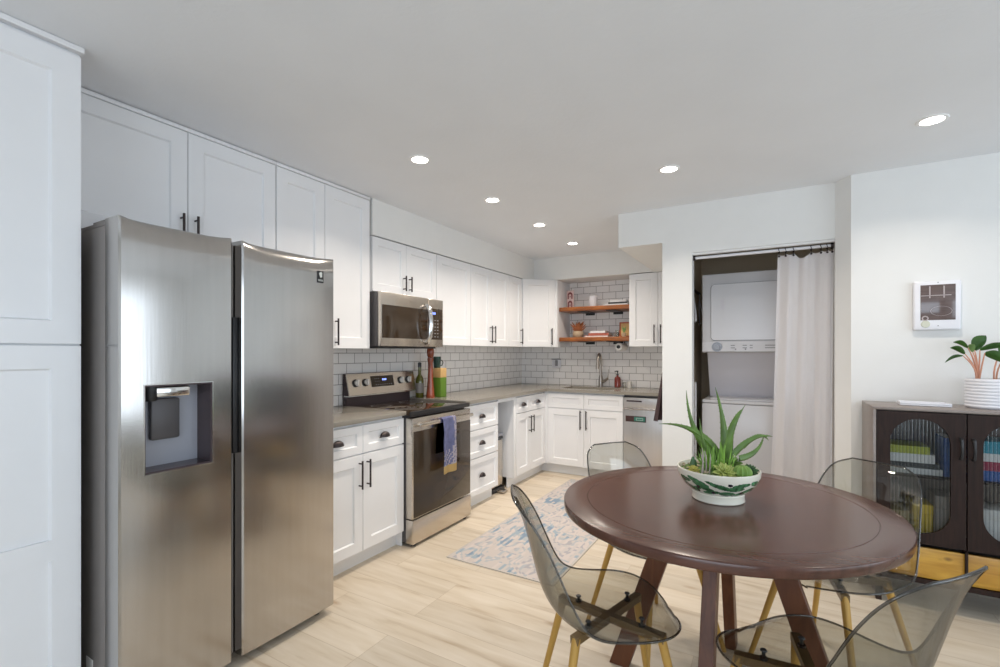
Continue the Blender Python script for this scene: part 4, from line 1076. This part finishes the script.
# things behind the glass
bkz = .6755; g = 'books inside the console'
def cbook(x0, x1, z, h, mat, label, y0=3.235): return spine_book(x0, x1, y0, y0+.20, z, h, mat, label, 0, g)
cbook(.50, .75, bkz, .030, BKW, 'white book at the bottom of the left upper pile behind fluted glass')
cbook(.49, .74, bkz+.0305, .028, BKK, 'dark book in the left upper pile behind fluted glass')
cbook(.50, .72, bkz+.059, .045, BKW, 'thick white book in the left upper pile behind fluted glass')
cbook(.50, .70, bkz+.1045, .040, BKY, 'yellow-green book topmost in the left upper pile behind fluted glass')
t2 = thing('book', 'blue book standing right of the pile behind fluted glass', 'book', (.775, 3.31, bkz), 0, g)
obj('cover', box(B(), -.020, .020, -.08, .08, 0, .20, .001), BKB, t2); obj('pages', box(B(), -.016, .016, -.078, .079, .2, .201), PAPER, t2, smooth=False)
cbook(.87, 1.13, bkz, .050, BKB, 'thick blue book at the bottom behind the right fluted door')
cbook(.86, 1.12, bkz+.0505, .045, BKR, 'dark red book in the pile behind the right fluted door')
cbook(.87, 1.12, bkz+.096, .040, BKW, 'white book in the pile behind the right fluted door')
cbook(.87, 1.10, bkz+.1365, .060, BKC, 'bright cyan book topmost behind the right fluted door')
lo = .3405
for x0, x1, h, mt, s, n_ in ((.50, .62, .13, BOXT, 'tan box on the lower console shelf at left', 'storage_box'), (.635, .715, .175, BOXY, 'bright yellow box on the lower console shelf', 'game_box'), (.725, .80, .23, BOOKG, 'grey-brown box on the lower console shelf near the door gap', 'storage_box'), (.87, 1.11, .19, BKW, 'white box on the lower shelf behind the right fluted door', 'storage_box')):
    t2 = thing(n_, s, 'box', ((x0+x1)/2, 3.33, lo)); w = (x1-x0)/2
    obj('box_body', box(B(), -w, w, -.08, .08, 0, h*.72, .002), mt, t2); obj('box_lid', box(B(), -w-.002, w+.002, -.082, .082, h*.72+.0005, h, .003), mt, t2)
# tray and pot on top
t = thing('white_tray', 'thin white rectangular tray lying on the left of the console top', 'tray', (.70, 3.36, CZ+.0005), R(-2))
b = B(); box(b, -.105, .105, -.05, .05, 0, .008, .003); obj('base', b, POTW, t)
b = B()
for q in ((-.105, .105, -.05, -.044), (-.105, .105, .044, .05), (-.105, -.099, -.044, .044), (.099, .105, -.044, .044)): box(b, *q, .008, .018, .0015)
obj('rim', b, POTW, t)
PX_, PY_ = .955, 3.36
t = thing('potted_plant', 'leafy plant with orange stems in a ribbed white pot on the console', 'plant', (PX_, PY_, CZ+.0005))
prof = [(0, 0), (.080, 0), (.084, .004)]
for k in range(9):
    z = .006+k*.0162
    for q in range(5): prof.append((.0865+.0035*math.sin(PI*(q+.5)/5), z+.0162*(q)/5))
prof += [(.087, .153), (.082, .153), (.080, .125), (0, .125)]
obj('pot', lathe(B(), prof, seg=56), POTW, t)
obj('soil', lathe(B(), [(0, .136), (.05, .137), (.0795, .128), (.0795, .126), (0, .126)], seg=24), SOIL, t)
def leaf(b, base, tip, width, droop=.02, n=9, m=5, cup=.15, mi=0, side=None):
    base, tip = Vector(base), Vector(tip); d = tip-base
    s = side.normalized() if side is not None else d.cross(Vector((0, 0, 1))).normalized()
    up = s.cross(d).normalized(); grid = []
    for i in range(n+1):
        u = i/n; w = width*math.sin(PI*min(1, .06+u*.94))**.75*(1-.25*u)
        c = base+d*u+Vector((0, 0, 1))*(droop*math.sin(PI*u))
        grid.append([b.verts.new(c+s*w*(k/(m-1)*2-1)/2+up*cup*w*abs(k/(m-1)*2-1)) for k in range(m)])
    for i in range(n):
        for k in range(m-1):
            f = b.faces.new((grid[i][k], grid[i][k+1], grid[i+1][k+1], grid[i+1][k])); f.material_index = mi
    return b
RV = Vector((.8639, .5037, 0)); DV = Vector((-.5037, .8639, 0))
def pxp(px, py, depth, c=(0, 0, 0)):   # local offsets in a frame square to the room diagonal
    return None
LV = [ # stem base, leaf base, leaf tip, width, depth offset, pale
 ((-.048, .136), (-.105, .270), (-.180, .232), .022, -.03, 0),
 ((-.048, .136), (-.090, .280), (-.148, .312), .034, .00, 0),
 ((-.045, .136), (-.070, .312), (-.125, .342), .030, .03, 0),
 ((-.045, .136), (-.065, .290), (-.075, .330), .030, -.02, 1),
 ((-.043, .136), (-.050, .300), (-.005, .375), .066, .01, 0),
 ((-.043, .136), (-.035, .300), (.085, .318), .040, -.01, 0),
 ((-.040, .136), (-.025, .285), (.045, .232), .055, -.04, 0),
 ((.025, .136), (.030, .235), (.075, .190), .040, -.05, 0),
 ((.025, .136), (.055, .285), (.11, .35), .060, .04, 0),
]
for (bx, bz), (mx_, mz), (tx, tz), w, yo, pale in LV:
    b = B(); tube(b, bez((bx, yo*.3, bz), (bx*.8, yo*.5, (bz+mz)/2), (mx_, yo, mz), 7), [.0045, .004, .004, .0035, .0035, .003, .002], 7)
    s_ = obj('stem', b, STEMO, t)
    tip = Vector((tx, yo*1.5, tz)); base = Vector((mx_, yo, mz))
    b = leaf(B(), base, tip, w, .012, side=(tip-base).cross(Vector((.15, 1.0, .55))).normalized() if abs(tz-mz) < .2 else None)
    bmesh.ops.solidify(b, geom=b.faces[:], thickness=.001)
    obj('leaf', b, LEAFP if pale else LEAFG, s_)

# ------------------------------------------------------------------ rug
b = B(); box(b, -1.800, -1.080, 2.440, 4.545, .0005, .006); 
t = thing('area_rug', 'blue, grey and cream patterned runner rug on the kitchen floor', 'rug', (-1.44, 3.49, 0))
obj('pile', b, RUG, t, world=True, smooth=False)
b = B()
for q in ((-1.812, -1.80, 2.428, 4.557), (-1.080, -1.068, 2.428, 4.557), (-1.80, -1.08, 2.428, 2.44), (-1.80, -1.08, 4.545, 4.557)): box(b, *q, .0005, .0065)
obj('binding', b, simple('rug_binding', (.50, .46, .42), .9), t, world=True, smooth=False)

# ------------------------------------------------------------------ dining table
TX, TY, TZ, TR = -.179, 1.962, .75, .570
t = thing('dining_table', 'round dark reddish-brown wooden dining table', 'table', (TX, TY, 0))
b = B(); lathe(b, [(0, TZ-.034), (TR-.006, TZ-.034), (TR-.001, TZ-.031), (TR, TZ-.026), (TR, TZ-.004), (TR-.0015, TZ-.001), (TR-.004, TZ),
                   (.483, TZ), (.482, TZ-.0015), (.480, TZ-.0015), (.479, TZ), (0, TZ)], seg=128)
for v in b.verts:   # slightly oval top
    u = Vector((math.cos(R(48.7)), math.sin(R(48.7)), 0)); w_ = Vector((-u.y, u.x, 0))
    v.co = u*v.co.dot(u)*1.040+w_*v.co.dot(w_)*.966+Vector((0, 0, v.co.z))
obj('tabletop', b, WALNUT, t, angle=50)
rot0 = R(-2)
def plank_leg(a, rt, rb, w=.044, th=.080):
    b = B(); c, s = math.cos(a), math.sin(a)
    def P(r, side, z): return b.verts.new((r*c-side*s, r*s+side*c, z))
    lo = [P(rb-th/2, -w/2, 0), P(rb+th/2, -w/2, 0), P(rb+th/2, w/2, 0), P(rb-th/2, w/2, 0)]
    hi = [P(rt-th/2, -w/2, TZ-.0345), P(rt+th/2, -w/2, TZ-.0345), P(rt+th/2, w/2, TZ-.0345), P(rt-th/2, w/2, TZ-.0345)]
    b.faces.new(lo[::-1]); b.faces.new(hi)
    for k in range(4): b.faces.new((lo[k], lo[(k+1) % 4], hi[(k+1) % 4], hi[k]))
    bmesh.ops.bevel(b, geom=b.edges[:], offset=.002, segments=1, affect='EDGES')
    return obj('leg', b, WALLEG, t)
for k in range(4): plank_leg(k*PI/2+rot0, .15, .385)
b = B(); prism(b, [(-.16, -.16), (.16, -.16), (.16, .16), (-.16, .16)], TZ-.075, TZ-.0345)
bmesh.ops.rotate(b, verts=b.verts[:], matrix=Matrix.Rotation(rot0, 3, 'Z')); obj('top_brace', b, WALLEG, t, smooth=False)

# ------------------------------------------------------------------ succulent bowl
BX, BY, BZ = -.187, 1.992, TZ+.0006
t = thing('succulent_bowl', 'footed cream bowl painted with green leaves and olives, planted with aloe and succulents', 'potted plant', (BX, BY, BZ), YAW)
prof = [(0, .004), (.078, .004), (.084, 0), (.090, 0), (.094, .004), (.092, .020), (.094, .030)]
for k in range(15):
    q = k/14; prof.append((.092+.055*math.sin(q*PI/2)**.85, .033+.079*q))
prof += [(.148, .116), (.147, .121), (.142, .121), (.138, .112), (.131, .095), (0, .09)]
random.seed(11); LEAVES = []
for i in range(40):
    th = -PI+2*PI*i/40; z = .068+.020*math.sin(i*1.9); LEAVES.append((th, z, random.uniform(-.7, .7), random.uniform(.20, .32), random.uniform(.0075, .0115)))
OL = [(-PI+2*PI*(i+.4)/15, .066+.022*math.sin(i*2.3+.8)) for i in range(15)]
def paint(a, z, j):
    if a > PI: a -= 2*PI
    if j < 6 or z < .036 or z > .110 or j > 21: return 0
    for ot, oz in OL:
        dx = (a-ot)*.14; 
        if (dx/.008)**2+((z-oz)/.0065)**2 < 1: return 2
    for lt, lz, sl, ln, wd_ in LEAVES:
        dx = (a-lt); 
        if abs(dx) > PI: continue
        u = dx/ln
        if abs(u) < 1 and abs(z-lz-sl*dx*.08) < wd_*math.sqrt(1-u*u): return 1
    return 0
# finer rings on the belly so the painted motif keeps its edge
fine = []
for k in range(len(prof)-1):
    (r0, z0), (r1, z1) = prof[k], prof[k+1]
    n = 3 if 7 <= k <= 20 else 1
    for q in range(n): fine.append((r0+(r1-r0)*q/n, z0+(z1-z0)*q/n))
fine.append(prof[-1])
def paint2(a, z, j): return paint(a, z, 10) if 7 <= j < 7+14*3 else (3 if j in (1, 2) else 0)
b = lathe(B(), fine, seg=220, mfun=paint2); obj('bowl', b, [CREAM, PGREEN, PBLACK, TERRA], t)
b = B(); random.seed(5); n = 28; rg = []
for j in range(9):
    r = .140*j/8; rg.append([b.verts.new((r*math.cos(2*PI*i/n), r*math.sin(2*PI*i/n), .113-.006*(j/8)**2+random.uniform(-.004, .004))) for i in range(n)] if j else [b.verts.new((0, 0, .114))])
for j in range(8):
    for i in range(n):
        k = (i+1) % n
        if j == 0: b.faces.new((rg[0][0], rg[1][i], rg[1][k]))
        else: b.faces.new((rg[j][i], rg[j+1][i], rg[j+1][k], rg[j][k]))
obj('soil', b, SOIL, t)
b = B()
for i in range(40):
    a = random.uniform(0, 2*PI); r = random.uniform(.07, .135); s = random.uniform(.003, .007)
    m = Matrix.Translation((r*math.cos(a), r*math.sin(a), .114)) @ Matrix.Diagonal((s, s*1.2, s*.8, 1))
    bmesh.ops.create_icosphere(b, subdivisions=1, radius=1, matrix=m)
o = obj('pebbles', b, PEBBLE, t); o['kind'] = 'stuff'
def aloe(p0, p1, p2, w):
    pts = bez(p0, p1, p2, 14); b = B()
    rings = []
    for i, p in enumerate(pts):
        u = i/13; d = (pts[min(i+1, 13)]-pts[max(i-1, 0)]).normalized()
        s = d.cross(Vector((0, 1, .35))).normalized(); nn = s.cross(d).normalized()
        ww = w*(1-u)**.8*(.8+.2*math.sin(PI*min(1, u*1.5)))+.0006
        ring = [b.verts.new(p+s*ww*x+nn*ww*y) for x, y in ((-1, .35), (-.55, -.15), (0, -.38), (.55, -.15), (1, .35), (.45, .12), (0, .05), (-.45, .12))]
        rings.append(ring)
    for i in range(13):
        for k in range(8): b.faces.new((rings[i][k], rings[i][(k+1) % 8], rings[i+1][(k+1) % 8], rings[i+1][k]))
    b.faces.new(rings[0][::-1]); b.faces.new(rings[-1])
    for i in range(1, 12): # marginal teeth
        for k in (0, 4):
            v = rings[i][k].co; c = pts[i]; o_ = (v-c).normalized(); q = .0022
            d = (pts[i+1]-pts[i-1]).normalized()
            a1, a2, a3 = b.verts.new(v-d*q-o_*.001), b.verts.new(v+d*q-o_*.001), b.verts.new(v+o_*q*1.3+d*q*.8); b.faces.new((a1, a2, a3))
    return obj('aloe_leaf', b, ALOE, t)
S = 1.81/470
def q(px, py, dy=0):  # position in the bowl's own frame measured from its centre
    return Vector(((px-714)*S, dy, CAM_H-(py-352)*S-BZ))
for a, m, c, w in (((717, 458), (700, 424), (661, 427), .011), ((716, 460), (690, 440), (690, 392), .011), ((722, 458), (727, 430), (716, 388), .012),
                   ((722, 458), (722, 430), (736, 404), .010), ((727, 458), (730, 422), (746, 411), .012), ((730, 455), (748, 432), (766, 436), .010),
                   ((736, 460), (760, 458), (765, 436), .010), ((742, 448), (764, 431), (775, 444), .008), ((712, 460), (702, 455), (700, 420), .008)):
    dy = random.uniform(-.03, .05); aloe(q(*a, dy*.3), q(*m, dy), q(*c, dy*1.5), w*1.75)
b = B(); random.seed(9)
for i in range(70):
    bx = random.uniform(-.05, .045); by = random.uniform(-.04, .03); h = random.uniform(.06, .135)*(1-abs(bx)*5)
    lx = bx*random.uniform(.6, 1.8)+random.uniform(-.02, .02)
    leaf(b, (bx, by, .108), (lx, by+random.uniform(-.02, .02), .108+h), random.uniform(.004, .008), 0, n=4, m=3, side=Vector((1, random.uniform(-.5, .5), 0)))
o = obj('grass_tuft', b, GRASSG, t); o['kind'] = 'stuff'
def rosette(cx, cy, cz, R0, mat, name, layers=4, lean=0):
    b = B()
    for L in range(layers):
        n = 8-L; r = R0*(1-.2*L); 
        for i in range(n):
            a = 2*PI*i/n+L*.4; el = .25+.33*L
            tip = Vector((math.cos(a)*math.cos(el), math.sin(a)*math.cos(el), math.sin(el)))*r
            leaf(b, (cx, cy, cz+.003*L), Vector((cx, cy, cz+.003*L))+tip, r*.48, .0, n=6, m=5, cup=.25)
    bmesh.ops.rotate(b, verts=b.verts[:], cent=(cx, cy, cz), matrix=Matrix.Rotation(R(35), 3, 'X'))
    bmesh.ops.solidify(b, geom=b.faces[:], thickness=.002)
    return obj(name, b, mat, t)
rosette(-.018, -.095, .118, .050, ROSET, 'rosette_succulent')
rosette(.092, -.058, .118, .034, DKGREEN, 'haworthia')
rosette(-.110, -.040, .118, .024, YELPLANT, 'sedum_cluster', 3)
rosette(.060, .02, .125, .045, ALOE, 'haworthia')
b = B(); n = 60; rg = []
for j in range(13):
    ph = PI*j/12*.93+.02; ring = []
    for i in range(n):
        a = 2*PI*i/n; rr = .030*(1+.13*math.cos(a*12))*math.sin(ph)
        ring.append(b.verts.new((.040+rr*math.cos(a), -.105+rr*math.sin(a), .128+.026*math.cos(ph))))
    rg.append(ring)
for j in range(12):
    for i in range(n): b.faces.new((rg[j][i], rg[j][(i+1) % n], rg[j+1][(i+1) % n], rg[j+1][i]))
b.faces.new(rg[0]); b.faces.new(rg[-1][::-1])
obj('ball_cactus', b, CACTUS, t, angle=60)
b = B()
for x, y, h in ((-.100, -.01, .055), (-.086, .01, .04)): tube(b, [(x, y, .108), (x-.002, y, .108+h*.5), (x, y, .108+h)], [.008, .011, .005], 8)
obj('column_cactus', b, DKGREEN, t)
b = B()
for k, (x, y) in enumerate(((-.080, -.05), (-.066, -.045), (-.074, -.03), (-.060, -.06), (-.088, -.06))): tube(b, bez((x, y, .11), (x+.004, y, .15), (x+.004*(k-2), y, .185+.008*(k % 3)), 6), [.003, .003, .0025, .002, .002, .001], 5)
obj('dry_twig', b, TWIG, t)

# ------------------------------------------------------------------ chairs (local: front +x)
PROF = [(.256, .424), (.251, .434), (.235, .443), (.195, .447), (.12, .442), (.04, .434), (-.05, .432), (-.12, .446), (-.165, .482), (-.195, .54), (-.215, .61), (-.235, .69), (-.256, .76), (-.275, .806), (-.292, .834)]
HWID = [.2, .2, .2, .2, .224, .232, .234, .230, .222, .215, .206, .195, .180, .155, .100]
FWD = [0, 0, 0, 0, .002, .010, .028, .052, .068, .072, .064, .050, .034, .018, .006]
UPW = [0, 0, .003, .009, .018, .027, .034, .036, .028, .016, .008, .004, 0, 0, 0]
def sstep(a, b_, v):
    v = max(0, min(1, (v-a)/(b_-a))); return v*v*(3-2*v)
def chair_shell():
    def cr(arr, t):
        i = int(t); f = t-i; n = len(arr)-1
        g = lambda k: arr[max(0, min(n, k))]
        a, b_, c, d = g(i-1), g(i), g(i+1), g(i+2)
        return .5*((2*b_)+(-a+c)*f+(2*a-5*b_+4*c-d)*f*f+(-a+3*b_-3*c+d)*f**3)
    b = B(); NV, NU = 60, 26; rows = []
    P = PROF; 
    for j in range(NV+1):
        tt = (len(P)-1)*j/NV*.99999
        x = cr([p[0] for p in P], tt); z = cr([p[1] for p in P], tt); w = cr(HWID, tt)
        if z < .5 and x > .03: w = .233*(1-min(.985, max(0, (x-.03)/(.2565-.03))**3.2))**.45
        row = []
        for i in range(NU+1):
            s = -1+2*i/NU
            seat = max(0, min(1, (.56-z)/.10)); up = cr(UPW, tt)
            fw = cr(FWD, tt)
            e = abs(s)**2.2
            row.append(b.verts.new((x+fw*e, s*w, z+up*e - (.004*s*s if j == 0 else 0))))
        rows.append(row)
    for j in range(NV):
        for i in range(NU): b.faces.new((rows[j][i], rows[j][i+1], rows[j+1][i+1], rows[j+1][i]))
    bmesh.ops.recalc_face_normals(b, faces=b.faces[:])
    edge = [v.co.copy() for v in rows[0]] + [r_[-1].co.copy() for r_ in rows[1:]] + [v.co.copy() for v in rows[-1][-2::-1]] + [r_[0].co.copy() for r_ in rows[-2:0:-1]]
    bmesh.ops.solidify(b, geom=b.faces[:], thickness=.005)
    RIM = bmesh.new(); tube(RIM, edge+[edge[0]], .0034, 8)
    return b, RIM
def make_chair(label, loc, rot):
    t = thing('dining_chair', label, 'chair', (*loc, 0), R(rot), 'clear smoke dining chairs')
    sh, rim = chair_shell()
    p = obj('seat_shell', sh, SMOKE, t, angle=60); obj('rolled_rim', rim, SMOKERIM, p, angle=80)
    OX = .040
    for sx in (-1, 1):
        for sy in (-1, 1):
            top = (sx*.135+OX, sy*.122, .412); bot = (sx*.215+OX, sy*.212, .0)
            b = B(); cyl(b, bot, top, .0095, .0145, 16); obj('leg', b, GOLD, t)
    b = B()
    for sy in (-1, 1):
        p0, p1 = Vector((-.145+OX, sy*-.131, .414)), Vector((.145+OX, sy*.131, .414))
        d = (p1-p0).normalized(); s = Vector((-d.y, d.x, 0))*.014
        lo, hi = Vector((0, 0, -.018)), Vector((0, 0, .006))
        vs = [b.verts.new(q) for q in (p0-s+lo, p1-s+lo, p1+s+lo, p0+s+lo, p0-s+hi, p1-s+hi, p1+s+hi, p0+s+hi)]
        for q_ in ((3,2,1,0), (4,5,6,7), (0,1,5,4), (1,2,6,5), (2,3,7,6), (3,0,4,7)): b.faces.new([vs[k] for k in q_])
    obj('under_frame', b, DKFRAME, t, smooth=False)
    for sx in (-1, 1):
        for sy in (-1, 1):
            x, y = sx*.088+OX, sy*.080
            zt = .4455 if sx > 0 else .4385
            b = B(); cyl(b, (x, y, .420), (x, y, zt), .005, seg=10); cyl(b, (x, y, zt), (x, y, zt+.003), .010, .008, seg=16); cyl(b, (x, y, .420), (x, y, .426), .011, seg=14)
            obj('bolt', b, BLACK, t)
    return t
c0 = make_chair('clear smoke-tinted shell chair on gold legs left of the table, back turned to the camera', (-.524, 1.560), 32)
dup(c0, (.124, 1.556, 0), R(142), 'clear smoke-tinted shell chair nearest the camera at the right bottom corner')
dup(c0, (-.520, 2.266, 0), R(-37), 'clear smoke-tinted shell chair on the far left side of the table, toward the sink')
dup(c0, (.226, 2.360, 0), R(-125), 'clear smoke-tinted shell chair on the far right side of the table, by the console')
